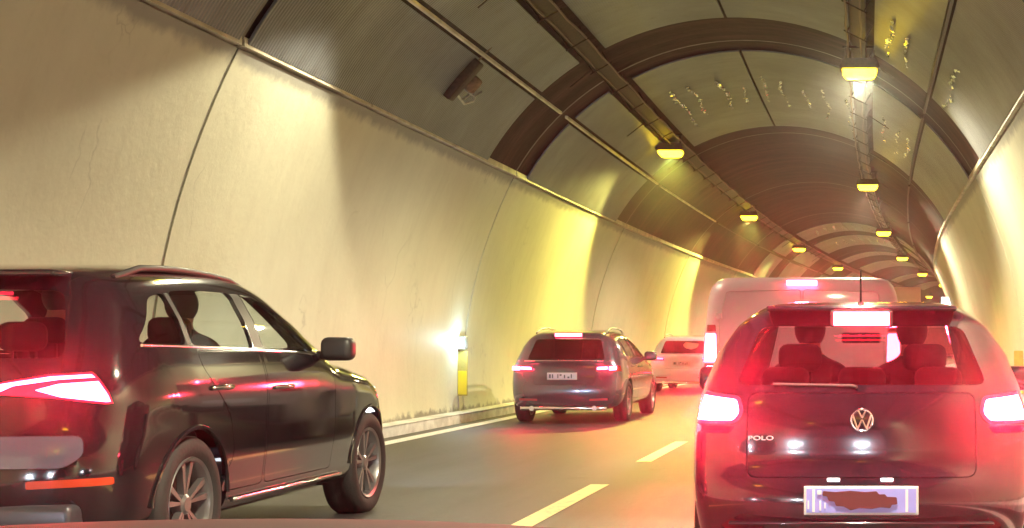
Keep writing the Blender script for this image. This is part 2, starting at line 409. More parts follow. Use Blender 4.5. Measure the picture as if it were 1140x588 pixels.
# pale conduit along the sheet seams, dark trays and cables on the lamp lines
for sg, th in ((1, 43.6), (-1, -43.5)):
    x, z = vp(th, -0.05)
    for j in JOINTS:
        if j < 105 and j > YMIN:
            strip('seam_conduit', [(x - .02, z - .02), (x + .02, z - .02), (x + .02, z + .02), (x - .02, z + .02)], j + 0.1, j + 9.9, M_RAIL if sg > 0 and j < 40 else M_DARKMETAL, vault, closed=True, step=1.8)
def tunnel_tube(name, th, off, r, mat, y0=YMIN, y1=110, sag=0.0, parent=None):
    mb = MB(); pts = []
    for i, yy in enumerate(ys(y0, y1, 0.8)):
        x, z = vp(th, off); pts.append((x + dx(yy) + 0.012 * math.sin(yy * 3.1 + th), yy, z - sag * abs(math.sin(yy * math.pi / 4.0))))
    mb.tube(pts, r, 6); return mb.build(name, mat, parent, smooth=True, fix=False)
for sg, c in ((1, 30.0), (-1, -26.7)):
    t = strip('cable_tray', [vp(c + 1.6, -0.14), vp(c + 1.6, -0.10), vp(c - 1.6, -0.10), vp(c - 1.6, -0.14)], YMIN, 110, M_DARKMETAL, smooth=False)
    tag(t, 'rusty brown cable tray under the ceiling carrying the %s row of lamps' % ('left' if sg > 0 else 'right'), 'cable tray', 'cable trays along the ceiling')
    tunnel_tube('cable', c - sg * 2.1, -0.17, 0.016, M_CABLE, sag=0.03, parent=t)
    tunnel_tube('cable', c + sg * 0.8, -0.15, 0.013, M_CABLE, sag=0.02, parent=t)
    hb = MB(); k = 0
    yy = YMIN + 0.5
    while yy < 70:
        for tt in (c + 1.9, c - 1.9):
            x0, z0 = vp(tt, 0.02); x1, z1 = vp(tt, -0.20)
            hb.tube([(x0 + dx(yy), yy, z0), (x1 + dx(yy), yy, z1)], 0.010, 5)
        x0, z0 = vp(c + 2.6, -0.19); x1, z1 = vp(c - 2.6, -0.19)
        hb.tube([(x0 + dx(yy), yy, z0), (x1 + dx(yy), yy, z1)], 0.010, 5)
        if k % 3 == 0:
            x0, z0 = vp(c + sg * 2, -0.06); x1, z1 = vp(c + sg * 8, -0.05)
            hb.tube([(x0 + dx(yy), yy + 0.3, z0), (x1 + dx(yy), yy + 0.45, z1)], 0.009, 5)
        yy += 1.75; k += 1
    hb.build('tray_hanger', M_DARKMETAL, t, fix=False)['kind'] = 'stuff'

# ------------------------------------------------------------------ luminaires
M_LENS = emat('sodium_lens', (1.0, 0.68, 0.014), 17.0, (0.8, 0.7, 0.4))
def lamp_proto():
    r = empty('tunnel_lamp')
    h = MB(); h.prism(rounded([(-0.30, 0.02), (-0.25, 0.16), (0.25, 0.16), (0.30, 0.02)], 0.03), -0.19, 0.19, 'y')
    h.build('housing', M_DARKMETAL, r)
    l = MB(); l.prism(rounded([(-0.27, 0.015), (0.27, 0.015), (0.20, -0.10), (-0.20, -0.10)], 0.05), -0.15, 0.15, 'y'); l.build('lens', M_LENS, r)
    b = MB(); b.box(-0.22, -0.19, -0.02, 0.02, 0.16, 0.36); b.box(0.19, 0.22, -0.02, 0.02, 0.16, 0.36); b.box(-0.25, 0.25, -0.03, 0.03, 0.34, 0.37); b.build('bracket', M_DARKMETAL, r)
    return r
def copy_tree(o, parent=None):
    c = o.copy(); COL.objects.link(c); c.parent = parent
    for ch in list(o.children):
        if ch.type != 'LIGHT': copy_tree(ch, c)
    return c
ORD = ['nearest', 'second', 'third', 'fourth', 'fifth', 'sixth', 'seventh', 'eighth', 'ninth', 'tenth']
lp = lamp_proto(); first = True
ld = bpy.data.lights.new('sodium_light', 'SPOT'); ld.energy = LAMP_W; ld.color = LAMP_COL; ld.spot_size = R(120); ld.spot_blend = 0.14; ld.shadow_soft_size = 0.12
ld2 = ld.copy(); ld2.spot_size = R(128); ld2.spot_blend = 0.22; ld2.energy = LAMP_W * 1.7; ld2.color = (1.0, 0.87, 0.17)
ld3 = ld.copy(); ld3.spot_size = R(156); ld3.spot_blend = 0.35; ld3.energy = LAMP_W * 2.4
ld.energy = LAMP_W * 0.62
ld4 = ld3.copy(); ld4.energy = LAMP_W * 1.5; ld4.spot_size = R(150); ld4.color = (1.0, 0.89, 0.58)
for row, X0, Y0, th in (('left', -4.15, 30.1, -17), ('right', -0.12, 21.2, 14)):
    idx = 0
    for k in range(-3, 8):
        yy = Y0 + 15.4 * k
        if yy < -22 or yy > 132: continue
        o = lp if first else copy_tree(lp); 
        o.location = (X0 + dx(yy), yy, 5.25)
        seen = yy > 18
        if seen:
            lab = '%s lit yellow lamp of the %s ceiling row' % (ORD[idx], row) + (', brightest of the row' if idx == 0 else ', counted from the nearest'); idx += 1
        else: lab = 'lit yellow lamp of the %s row above the frame, %s before the visible ones' % (row, {-1: 'one', -2: 'two', -3: 'three'}.get(k, 'one'))
        tag(o, lab, 'lamp', 'yellow lamps along the tunnel ceiling')
        first = False
        s = bpy.data.objects.new('lamp_light', (ld2 if row == 'left' else ld4) if yy > 20 else (ld if row == 'left' else ld3)); COL.objects.link(s); s.parent = o; s.location = (0, 0, -0.12); s.rotation_euler = (R(-6 if yy < 20 else (-19 if row == 'left' else -9)), 0, 0)

# ------------------------------------------------------------------ vehicles
def catmull(pts, k=10):
    out = []; m = len(pts)
    for i in range(m):
        p0, p1, p2, p3 = (Vector(pts[j % m]) for j in (i - 1, i, i + 1, i + 2))
        # centripetal-ish: limit tangents by segment length
        L = (p2 - p1).length
        t1 = (p2 - p0); t2 = (p3 - p1)
        t1 = t1 * (L / max(1e-6, (p2 - p1).length + (p1 - p0).length)); t2 = t2 * (L / max(1e-6, (p3 - p2).length + (p2 - p1).length))
        for j in range(k):
            t = j / k
            h00 = 2*t**3-3*t**2+1; h10 = t**3-2*t**2+t; h01 = -2*t**3+3*t**2; h11 = t**3-t**2
            out.append(p1 * h00 + t1 * h10 + p2 * h01 + t2 * h11)
    return out
def resample(pl, n):
    d = [0]
    for a, b in zip(pl, pl[1:]): d.append(d[-1] + (Vector(b) - Vector(a)).length)
    out = []; j = 0
    for i in range(n):
        t = d[-1] * i / (n - 1)
        while j < len(d) - 2 and d[j + 1] < t: j += 1
        k = (t - d[j]) / max(1e-9, d[j + 1] - d[j]); out.append(Vector(pl[j]).lerp(Vector(pl[j + 1]), min(1, max(0, k))))
    return out
class Body:
    def __init__(s, sp):
        s.sp = sp; s.W = sp['W']; prof = catmull(sp['profile'], 10)   # counter-clockwise from rear bottom: rear up, roof, nose, bottom
        y0, y1, zs = sp['y0'], sp['y1'], sp['zs']
        s.zs = zs; s.y0 = y0; s.y1 = y1
        n = len(prof)
        def crossings(yc):
            c = []
            for i in range(n):
                a, b = prof[i], prof[(i + 1) % n]
                if (a.x - yc) * (b.x - yc) <= 0 and a.x != b.x:
                    c.append((a.y + (b.y - a.y) * (yc - a.x) / (b.x - a.x), i))
            return min(c), max(c)
        (zb0, ib0), (zt0, it0) = crossings(y0); (zb1, ib1), (zt1, it1) = crossings(y1)
        def chain(i0, i1):
            r = []; i = (i0 + 1) % n
            while True:
                r.append(prof[i])
                if i == i1: break
                i = (i + 1) % n
            return r
        NE, NT = sp.get('ne', 44), sp.get('nt', 70)
        rear = resample([Vector((y0, zb0))] + chain(ib0, it0) + [Vector((y0, zt0))], NE)
        front = resample([Vector((y1, zt1))] + chain(it1, ib1) + [Vector((y1, zb1))], NE)
        Y = [y0 + (y1 - y0) * i / NT for i in range(NT + 1)]
        top = [Vector((y, crossings(y)[1][0])) for y in Y]; bot = [Vector((y, crossings(y)[0][0])) for y in Y]
        loop = rear[:-1] + top[:-1] + front[:-1] + bot[::-1][:-1]
        # superellipse samples
        p = sp.get('n', 7.0); dense = []
        for i in range(401):
            a = math.pi / 2 * i / 400; dense.append(Vector((math.sin(a) ** (2 / p), math.cos(a) ** (2 / p))))
        se = resample(dense, sp.get('nr', 26)); se[0] = Vector((0, 1)); se[-1] = Vector((1, 0))
        rings = [(-q.x, q.y) for q in se[::-1]] + [(q.x, q.y) for q in se[1:]]
        v = []; f = []; m = len(loop)
        for (xi, r) in rings:
            for q in loop:
                sy = min(max(q.x, y0), y1); yy = sy + (q.x - sy) * r; zz = zs + (q.y - zs) * r
                bl = sp.get('bulge', 0.06)
                if q.x < y0: yy += bl * xi * xi * (y0 - q.x) / y0 * r
                elif q.x > y1: yy -= bl * 1.8 * xi * xi * min(1, (q.x - y1) / 0.6) * r
                v.append((xi * s.hw(yy, zz), yy, zz))
        for i in range(len(rings) - 1):
            for k in range(m): f.append((i * m + k, i * m + (k + 1) % m, (i + 1) * m + (k + 1) % m, (i + 1) * m + k))
        me = bpy.data.meshes.new('shell'); me.from_pydata(v, [], f)
        bm = bmesh.new(); bm.from_mesh(me); bmesh.ops.remove_doubles(bm, verts=bm.verts[:], dist=0.0008)
        bmesh.ops.dissolve_degenerate(bm, dist=0.0005, edges=bm.edges[:])
        bmesh.ops.recalc_face_normals(bm, faces=bm.faces[:]); bm.to_mesh(me); bm.free()
        o = bpy.data.objects.new('tmp', me); COL.objects.link(o)
        md = o.modifiers.new('s', 'SOLIDIFY'); md.thickness = sp.get('thick', 0.022); md.offset = -1
        s.shell = evaluated(o); bpy.data.objects.remove(o)
        s.cuts = MB(); s.arches = MB()
    def hw(s, y, z):
        return s.W / 2 * ptable(s.sp['side'], z) * ptable(s.sp['plan'], y)
    def piece(s, name, poly, a0, a1, axis, mat, parent, gap=0.004, cut=True, smooth=True):
        c = MB().prism(inset(poly, gap), a0, a1, axis)
        me = boolean(s.shell, mb_mesh(c), 'INTERSECT')
        o = link(name, me, mat, parent, smooth, 40)
        if mat.name.startswith(('lit_', 'fully_lit')):      # lamps shine outwards only
            me.materials.append(M_BLACK); c0 = Vector((0, s.sp['y0'] + .6, .85))
            for p in me.polygons:
                if p.normal.dot((p.center - c0).normalized()) < 0.15: p.material_index = 1
        if cut: s.cuts.prism(poly, a0, a1, axis)
        return o
    def finish(s, mat, parent, name='body'):
        me = boolean(s.shell, mb_mesh(s.cuts), 'DIFFERENCE')
        if s.arches.v: me = boolean(me, mb_mesh(s.arches), 'DIFFERENCE')
        return link(name, me, mat, parent, True, 40)
    def side_pt(s, y, z, off=0.0, sg=1):
        # surface approximated by the superellipse at that point
        return (sg * (s.hw(y, z) + off), y, z)
def cyl_poly(cy_, cz, r, n=40):
    return [(cy_ + r * math.cos(2 * math.pi * i / n), cz + r * math.sin(2 * math.pi * i / n)) for i in range(n)]
def arch_poly(cy_, cz, r, zb=0.05):
    return [(cy_ - r, zb)] + [(cy_ + r * math.cos(a), cz + r * math.sin(a)) for a in [math.pi * (1 - i / 20) for i in range(21)]] + [(cy_ + r, zb)]

WHEELS = {}
def wheel(parent, x, y, r, w, sg, spokes=5, twin=True):
    key = (round(r, 3), round(w, 3), sg, spokes)
    e = empty('wheel', (x, y, r)); e.parent = parent
    if key not in WHEELS:
        t = MB(); h = w / 2
        t.lathe_x([(-h * .78, r * .67), (-h * .98, r * .76), (-h, r * .86), (-h * .88, r * .955), (-h * .72, r * .99), (-h * .25, r), (-h * .2, r * .985), (h * .2, r * .985), (h * .25, r), (h * .72, r * .99), (h * .88, r * .955), (h, r * .86), (h * .98, r * .76), (h * .78, r * .67)], 48)
        rm = MB(); rr = r * .68
        rm.lathe_x([(-h * .9, rr), (-h * .9, rr * .93), (h * .55, rr * .88), (h * .82, rr * .93), (h * .9, rr), (h * .8, rr * 1.02), (-h * .8, rr * 1.02)], 48)
        rm.lathe_x([(h * .2, 0.001), (h * .2, rr * .24), (h * .62, rr * .22), (h * .72, rr * .15), (h * .72, 0.001)], 24)
        for k in range(spokes):
            for d in ((-0.16, 0.16) if twin else (0,)):
                a = 2 * math.pi * k / spokes
                def P(rad, off, xx): 
                    ang = a + off
                    return (xx, rad * math.sin(ang), rad * math.cos(ang))
                w0, w1 = (0.16, 0.075)
                vv = [P(rr * .2, d * .8 - w0, h * .62), P(rr * .2, d * .8 + w0, h * .62), P(rr * .92, d * 1.3 + w1, h * .72), P(rr * .92, d * 1.3 - w1, h * .72),
                      P(rr * .2, d * .8 - w0, h * .3), P(rr * .2, d * .8 + w0, h * .3), P(rr * .92, d * 1.3 + w1, h * .45), P(rr * .92, d * 1.3 - w1, h * .45)]
                rm.add(vv, [(0, 1, 2, 3), (7, 6, 5, 4), (0, 4, 5, 1), (1, 5, 6, 2), (2, 6, 7, 3), (3, 7, 4, 0)])
        dk = MB(); dk.lathe_x([(-h * .1, 0.001), (-h * .1, rr * .85), (h * .05, rr * .85), (h * .05, 0.001)], 32)
        if sg < 0:
            for q in (t, rm, dk): q.v = [(-a, b, c) for (a, b, c) in q.v]
        WHEELS[key] = None
        o1 = t.build('tyre', M_RUBBER, e, True, 50); o2 = rm.build('rim', M_ALLOY, e, True, 30); o3 = dk.build('brake_disc', M_DARKMETAL, e, True)
        WHEELS[key] = (o1.data, o2.data, o3.data)
    else:
        for nm, me in zip(('tyre', 'rim', 'brake_disc'), WHEELS[key]):
            o = bpy.data.objects.new(nm, me); COL.objects.link(o); o.parent = e
    return e
def seats(parent, rows, w=0.5, mat=M_INNER, zseat=0.62, hr=1.16):
    for (y, xs, top) in rows:
        for x in xs:
            b = MB(); b.rbox(x - w / 2, x + w / 2, y, y + .5, zseat - .15, zseat, .06); b.rbox(x - w / 2 + .02, x + w / 2 - .02, y - .14, y + .02, zseat - .02, hr - .12 + top, .075)
            s = b.build('seat', mat, parent, True, 50)
            h = MB(); h.rbox(x - .125, x + .125, y - .17, y - .06, hr - .03 + top, hr + .13 + top, .052); h.tube([(x - .06, y - .11, hr - .16 + top), (x - .06, y - .11, hr + .02 + top)], .008); h.tube([(x + .06, y - .11, hr - .16 + top), (x + .06, y - .11, hr + .02 + top)], .008)
            h.build('headrest', mat, s, True, 50)
_person = {}
def person(loc, label, jacket=(0.03, 0.028, 0.035), lean=0.0, pose='drive'):
    """seated figure: hips at the origin, facing +y"""
    J = [(0, 0, .10), (0, -.06, .28), (0, -.10, .46), (0, -.09, .58), (0, -.07, .66), (0, -.045, .76), (0, -.04, .84),
         (.19, -.08, .53), (.25, .06, .30), (.17, .36, .34), (.15, .44, .36), (-.19, -.08, .53), (-.25, .06, .30), (-.17, .36, .34), (-.15, .44, .36),
         (.10, .02, .09), (.13, .42, .12), (.13, .52, -.22), (-.10, .02, .09), (-.13, .42, .12), (-.13, .52, -.22), (0, .03, .74)]
    if pose == 'rest':
        for i, q in ((9, (.15, .24, .17)), (10, (.12, .31, .16)), (13, (-.15, .24, .17)), (14, (-.12, .31, .16))): J[i] = q
    E = [(0, 1), (1, 2), (2, 3), (3, 4), (4, 5), (5, 6), (3, 7), (7, 8), (8, 9), (9, 10), (3, 11), (11, 12), (12, 13), (13, 14), (0, 15), (15, 16), (16, 17), (0, 18), (18, 19), (19, 20), (5, 21)]
    rad = [(.15, .12), (.15, .11), (.165, .12), (.12, .09), (.055, .06), (.078, .095), (.07, .085), (.07, .07), (.05, .05), (.04, .04), (.035, .045), (.07, .07), (.05, .05), (.04, .04), (.035, .045), (.09, .09), (.075, .075), (.05, .05), (.09, .09), (.075, .075), (.05, .05), (.03, .05)]
    me = bpy.data.meshes.new('person'); me.from_pydata(J, E, []); o = bpy.data.objects.new('tmp', me); COL.objects.link(o)
    md = o.modifiers.new('skin', 'SKIN'); 
    for i, sv in enumerate(me.skin_vertices[0].data): sv.radius = rad[i]
    me.skin_vertices[0].data[0].use_root = True
    ss = o.modifiers.new('sub', 'SUBSURF'); ss.levels = 2; ss.render_levels = 2
    m2 = evaluated(o); bpy.data.objects.remove(o)
    p = link('person', m2, pmat('jacket_%d' % int(jacket[2] * 1000), jacket, 0.85), None, True, 180); p.location = loc
    m2.materials.append(pmat('skin', (0.42, 0.26, 0.19), 0.6))
    for poly in m2.polygons:
        c = poly.center
        if c.z > .655 or c.y > .385 and c.z > .2: poly.material_index = 1
    hb = bmesh.new(); bmesh.ops.create_uvsphere(hb, u_segments=20, v_segments=14, radius=1)
    for v in hb.verts:
        v.co = (v.co.x * .092, v.co.y * .108 - .055, v.co.z * .115 + .80)
        if v.co.y > .01: v.co.y = .01 - (v.co.y - .01) * .3; v.co.z = max(v.co.z, .84)
    hm = bpy.data.meshes.new('hair'); hb.to_mesh(hm); hb.free()
    link('hair', hm, pmat('dark_hair', (0.02, 0.014, 0.01), 0.7), p, True, 180)
    tag(p, label, 'person')
    return p
def plate(parent, x, y, z, w=0.52, h=0.115, field=(0.62, 0.60, 0.72), detail=False, strokes=True):
    pl = MB().rbox(x - w / 2, x + w / 2, y - .012, y, z - h / 2, z + h / 2, .004).build('number_plate', pmat('plate_frame', (0.62, 0.62, 0.64), 0.4), parent)
    MB().box(x - w / 2 + .012, x + w / 2 - .012, y - .0155, y - .0125, z - h / 2 + .012, z + h / 2 - .012).build('plate_field', pmat('plate_field_%d' % int(field[0] * 100), field, 0.35), pl)
    return pl
def lamp_bar(name, poly_xz, y0, y1, mat, parent):
    return MB().prism(poly_xz, y0, y1, 'y').build(name, mat, parent)
BR_RED = (1.0, 0.03, 0.065)
M_BRAKE = emat('lit_brake_lamp', BR_RED, BRAKE)
M_BRAKE_NEAR = emat('fully_lit_brake_lamp', BR_RED, BRAKE * 1.6)
M_BRAKE_HI = emat('lit_high_brake_lamp', BR_RED, BRAKE * 0.8)
M_TAIL = emat('lit_tail_lamp', BR_RED, BRAKE * 0.55)
M_FAR = emat('lit_far_tail_lamp', BR_RED, BRAKE * 0.4)
M_GLOWLENS = emat('lit_red_lens', (1.0, 0.012, 0.035), 3.2)
M_REDLENS = pmat('dull_red_lens', (0.25, 0.01, 0.015), 0.15, coat=0.5)
M_HEAD = emat('lit_headlamp', (0.86, 0.93, 1.0), 12, (0.8, 0.8, 0.8))
def mirror(parent, x, y, z, sg, mat):
    b = MB(); b.rbox(min(x, x + sg * .19), max(x, x + sg * .21), y - .06, y + .08, z - .08, z + .075, .045); b.tube([(x - sg * .1, y + .02, z - .05), (x + sg * .06, y + .02, z - .04)], .03, 8)
    m = b.build('door_mirror', mat, parent, True, 50)
    return m
def handle(parent, body, y, z, sg, mat):
    x = body.hw(y, z) * .985
    b = MB(); b.tube([(sg * (x - .01), y - .11, z), (sg * (x + .035), y - .085, z + .005), (sg * (x + .04), y, z + .008), (sg * (x + .035), y + .085, z + .005), (sg * (x - .01), y + .11, z)], .014, 8)
    return b.build('handle', mat, parent, True, 60)
def headlamps(parent, pts, watts=60, aim=-4):
    for (x, y, z) in pts:
        l = bpy.data.lights.new('headlight_beam', 'SPOT'); l.energy = watts; l.color = (0.80, 0.90, 1.0); l.spot_size = R(72); l.spot_blend = 0.9; l.shadow_soft_size = 0.03
        o = bpy.data.objects.new('headlight_beam', l); COL.objects.link(o); o.parent = parent; o.location = (x, y, z); o.rotation_euler = (R(90 + aim), 0, 0)

def brake_beams(parent, pts, watts):
    # a brake lamp's reflector throws its light backwards
    l = bpy.data.lights.new('brake_beam', 'SPOT'); l.energy = watts; l.color = (1.0, 0.022, 0.055); l.spot_size = R(95); l.spot_blend = 1.0; l.shadow_soft_size = 0.07
    for (x, y, z) in pts:
        o = bpy.data.objects.new('brake_beam', l); COL.objects.link(o); o.parent = parent; o.location = (x, y, z); o.rotation_euler = (R(-90), 0, 0)

def interior(parent, b, W, floor_z, y0, y1):
    MB().box(-W / 2 + .12, W / 2 - .12, y0, y1, floor_z, floor_z + .03).build('cabin_floor', M_INNER, parent)

# ---- dark SUV in the left lane ------------------------------------------------
def make_suv():
    root = empty('car', (-4.53, 6.80, 0))
    tag(root, 'dark grey SUV in the left lane with white-hot wedge tail light, largest car at left', 'car')
    sp = dict(W=1.90, y0=.80, y1=3.62, zs=.66, n=7.5, ne=50, nt=80, nr=30, bulge=.10,
        profile=[(.10, .30), (.02, .42), (0.0, .56), (.02, .70), (.075, .82), (.11, .96), (.16, 1.10), (.24, 1.24), (.36, 1.44), (.42, 1.56), (.52, 1.61), (.9, 1.655), (1.4, 1.675), (1.9, 1.665), (2.2, 1.615), (2.5, 1.47), (2.75, 1.31), (2.98, 1.16),
                 (3.3, 1.10), (3.7, 1.03), (4.0, .95), (4.22, .83), (4.33, .66), (4.36, .50), (4.33, .36), (4.22, .27), (3.8, .24), (2.5, .24), (1.2, .24), (.4, .26)],
        side=[(.2, .94), (.32, .965), (.45, .965), (.62, .985), (.80, .992), (.95, 1.0), (1.06, .985), (1.16, .955), (1.3, .905), (1.5, .83), (1.6, .79), (1.7, .76)],
        plan=[(0, .93), (.25, .975), (.9, 1.0), (3.2, 1.0), (3.8, .97), (4.1, .92), (4.36, .84)])
    B = Body(sp)
    paint = pmat('dark_grey_metallic_paint', (0.009, 0.009, 0.013), 0.10, 0.25, coat=1.0)
    W = 1.9
    for sg in (1, -1):
        a0, a1 = (0.45, 1.2) if sg > 0 else (-1.2, -0.45)
        # glazing
        qg = rounded([(.46, 1.235), (.56, 1.33), (.72, 1.475), (.90, 1.505), (.90, 1.225)], .05)
        rw = rounded([(.96, 1.222), (.96, 1.512), (1.25, 1.53), (1.72, 1.53), (1.72, 1.205)], .04)
        fw = rounded([(1.86, 1.20), (1.86, 1.53), (2.03, 1.515), (2.28, 1.42), (2.5, 1.295), (2.66, 1.18)], .035)
        B.piece('quarter_window', qg, a0, a1, 'x', M_TINT, root)
        B.piece('front_window', fw, a0, a1, 'x', M_GLASS, root); B.piece('rear_window_side', rw, a0, a1, 'x', M_GLASS, root)
        B.piece('pillar_trim', [(.908, 1.232), (.908, 1.502), (.952, 1.506), (.952, 1.228)], a0, a1, 'x', M_BLACK, root, gap=.001)
        B.piece('pillar_trim', [(1.728, 1.212), (1.728, 1.528), (1.852, 1.528), (1.852, 1.207)], a0, a1, 'x', M_BLACK, root, gap=.001)
        # doors
        rd = rounded([(1.22, .40), (1.36, .62), (1.30, .82), (1.12, .98), (1.0, 1.10), (.98, 1.20), (1.78, 1.185), (1.78, .40)], .05)
        fd = rounded([(1.80, .40), (1.80, 1.185), (2.70, 1.160), (2.86, 1.08), (2.90, .70), (2.86, .40)], .05)
        d1 = B.piece('door', rd, a0, a1, 'x', paint, root, gap=.005); d2 = B.piece('door', fd, a0, a1, 'x', paint, root, gap=.005)
        handle(d1, B, 1.18, .985, sg, M_CHROME); handle(d2, B, 2.02, .965, sg, M_CHROME)
        B.arches.prism(arch_poly(.90, .37, .405), *( (.55, 1.2) if sg > 0 else (-1.2, -.55)), 'x')
        B.arches.prism(arch_poly(3.64, .37, .405), *( (.55, 1.2) if sg > 0 else (-1.2, -.55)), 'x')
        for cy_ in (.90, 3.64):
            mb = MB(); pts = []
            for i in range(25):
                a = math.pi * (0.02 + .96 * i / 24); yy = cy_ - .415 * math.cos(a); zz = .37 + .415 * math.sin(a)
                pts.append((sg * (B.hw(yy, zz) * .992 + .004), yy, zz))
            mb.tube(pts, .016, 6); mb.build('arch_trim', paint, root, True, 60)
            MB().prism([(cy_ - .39, .2), (cy_ - .39, .5), (cy_ - .27, .74), (cy_, .82), (cy_ + .27, .74), (cy_ + .39, .5), (cy_ + .39, .2)], *((.42, .53) if sg > 0 else (-.53, -.42)), 'x').build('wheel_housing', M_BLACK, root)
            wheel(root, sg * (.80), cy_, .37, .245, sg, 5)
        # sill trim and lower door strip
        mb = MB(); mb.tube([(sg * (B.hw(yy, .36) * .998 + .003), yy, .345) for yy in [1.36 + .12 * i for i in range(15)]], .013, 6); mb.build('sill_strip', M_CHROME, root, True, 60)
        mb = MB(); mb.tube([(sg * (B.hw(yy, zz) * .987 + .004), yy, zz) for yy, zz in [(.46, 1.223), (.9, 1.213), (1.4, 1.20), (1.9, 1.187), (2.4, 1.173), (2.68, 1.165)]], .009, 6); mb.build('belt_trim', M_CHROME, root, True, 60)
        # roof rail
        mb = MB(); rp = []
        for i in range(25):
            t = i / 24; yy = .62 + 1.62 * t; lift = .045 * min(1, 6 * t, 6 * (1 - t))
            zr = 1.565 + .040 * math.sin(math.pi * min(1, t * .95 + .05)) - .02 * t * t
            rp.append((sg * .63, yy, zr + lift))
        mb.tube(rp, .019, 8); mb.build('roof_rail', M_BLACK, root, True, 60)
        mirror(root, sg * .93, 2.68, 1.20, sg, M_BLACK)
        # wedge tail lamp wrapping the corner
        tl = [(.24, .985), (.32, 1.045), (.55, 1.085), (.99, 1.112), (.99, 1.07), (.885, .945), (.82, .93), (.60, .962)]
        tl = rounded([(sg * a, b) for a, b in tl], .03)
        t = B.piece('tail_light', tl, -.2, .235, 'y', M_GLOWLENS, root, gap=.004)
        for pl_ in ([(.27, .988), (.34, 1.036), (.56, 1.072), (.97, 1.096), (.965, 1.080), (.60, 1.056), (.40, 1.026), (.33, .992)], [(.50, 1.006), (.60, 1.036), (.95, 1.062), (.94, 1.04), (.872, .958), (.815, .946), (.62, .972)]):
            c = B.piece('lit_element', rounded([(sg * a, b) for a, b in pl_], .008), -.2, .23, 'y', M_BRAKE, t, gap=.0, cut=False); c.location = (sg * .003, -.006, 0)
        B.piece('reflector', rounded([(sg * .52, .575), (sg * .86, .585), (sg * .86, .545), (sg * .52, .535)], .012), -.1, .3, 'y', pmat('orange_red_reflector', (0.55, 0.05, 0.015), 0.2, coat=.5), root, gap=.001)
    brake_beams(root, [(.72, -.06, 1.02), (-.72, -.06, 1.02)], 340)
    # rear glass, tailgate plate recess
    rg = rounded([(-.60, 1.16), (-.50, 1.50), (.50, 1.50), (.60, 1.16)], .06)
    B.piece('rear_glass', rg, -.2, .46, 'y', M_TINT, root)
    ws = rounded([(-.66, 1.20), (-.54, 1.56), (.54, 1.56), (.66, 1.20)], .06)
    B.piece('windscreen', ws, 1.9, 3.4, 'y', M_GLASS, root)
    rc = rounded([(-.68, .63), (-.76, .69), (-.74, .79), (.74, .79), (.76, .69), (.68, .63)], .04)
    tg = B.piece('tailgate_recess', rc, -.1, .3, 'y', pmat('headlight_sheen_tailgate', (0.17, 0.18, 0.27), 0.22, 0.6, coat=.6), root, gap=.004)  # bluish headlight sheen is put into the recess colour
    plate(root, 0, -.01, .72)
    MB().rbox(-.74, .74, .02, .16, .31, .46, .03).build('rear_skid_plate', pmat('silver_skid', (0.09, 0.09, 0.11), 0.3, 0.6), root, True)
    sb = MB(); sb.rbox(-.50, .50, .31, .50, 1.565, 1.60, .012); sb.build('spoiler', paint, root, True)
    MB().rbox(-.20, .20, .295, .315, 1.568, 1.590, .006).build('high_brake_light', M_BRAKE_HI, root)
    B.finish(paint, root)
    # headlights on the unseen nose and their light on the wall ahead
    for sg in (1, -1):
        MB().rbox(sg * .60 - .16, sg * .60 + .16, 4.05, 4.16, .70, .80, .03).build('headlight', M_HEAD, root, True)
    headlamps(root, [(.68, 4.42, .72), (-.68, 4.42, .72)], 420)
    interior(root, B, W, .40, .5, 3.0)
    seats(root, [(1.88, (-.37, .37), .04), (1.02, (-.42, 0, .42), 0)], .5, zseat=.75, hr=1.22)
    MB().rbox(-.8, .8, 2.62, 2.9, .8, 1.12, .06).build('dashboard', M_INNER, root, True)
    return root, B
suv, suvB = make_suv()
person((-4.53 - .37, 6.80 + 1.97, .72), 'driver in dark clothing inside the dark SUV at left')
person((-4.53 + .37, 6.80 + 1.97, .67), 'front passenger in dark clothing seen through the dark SUV rear door window', (0.02, 0.02, 0.025), pose='rest')

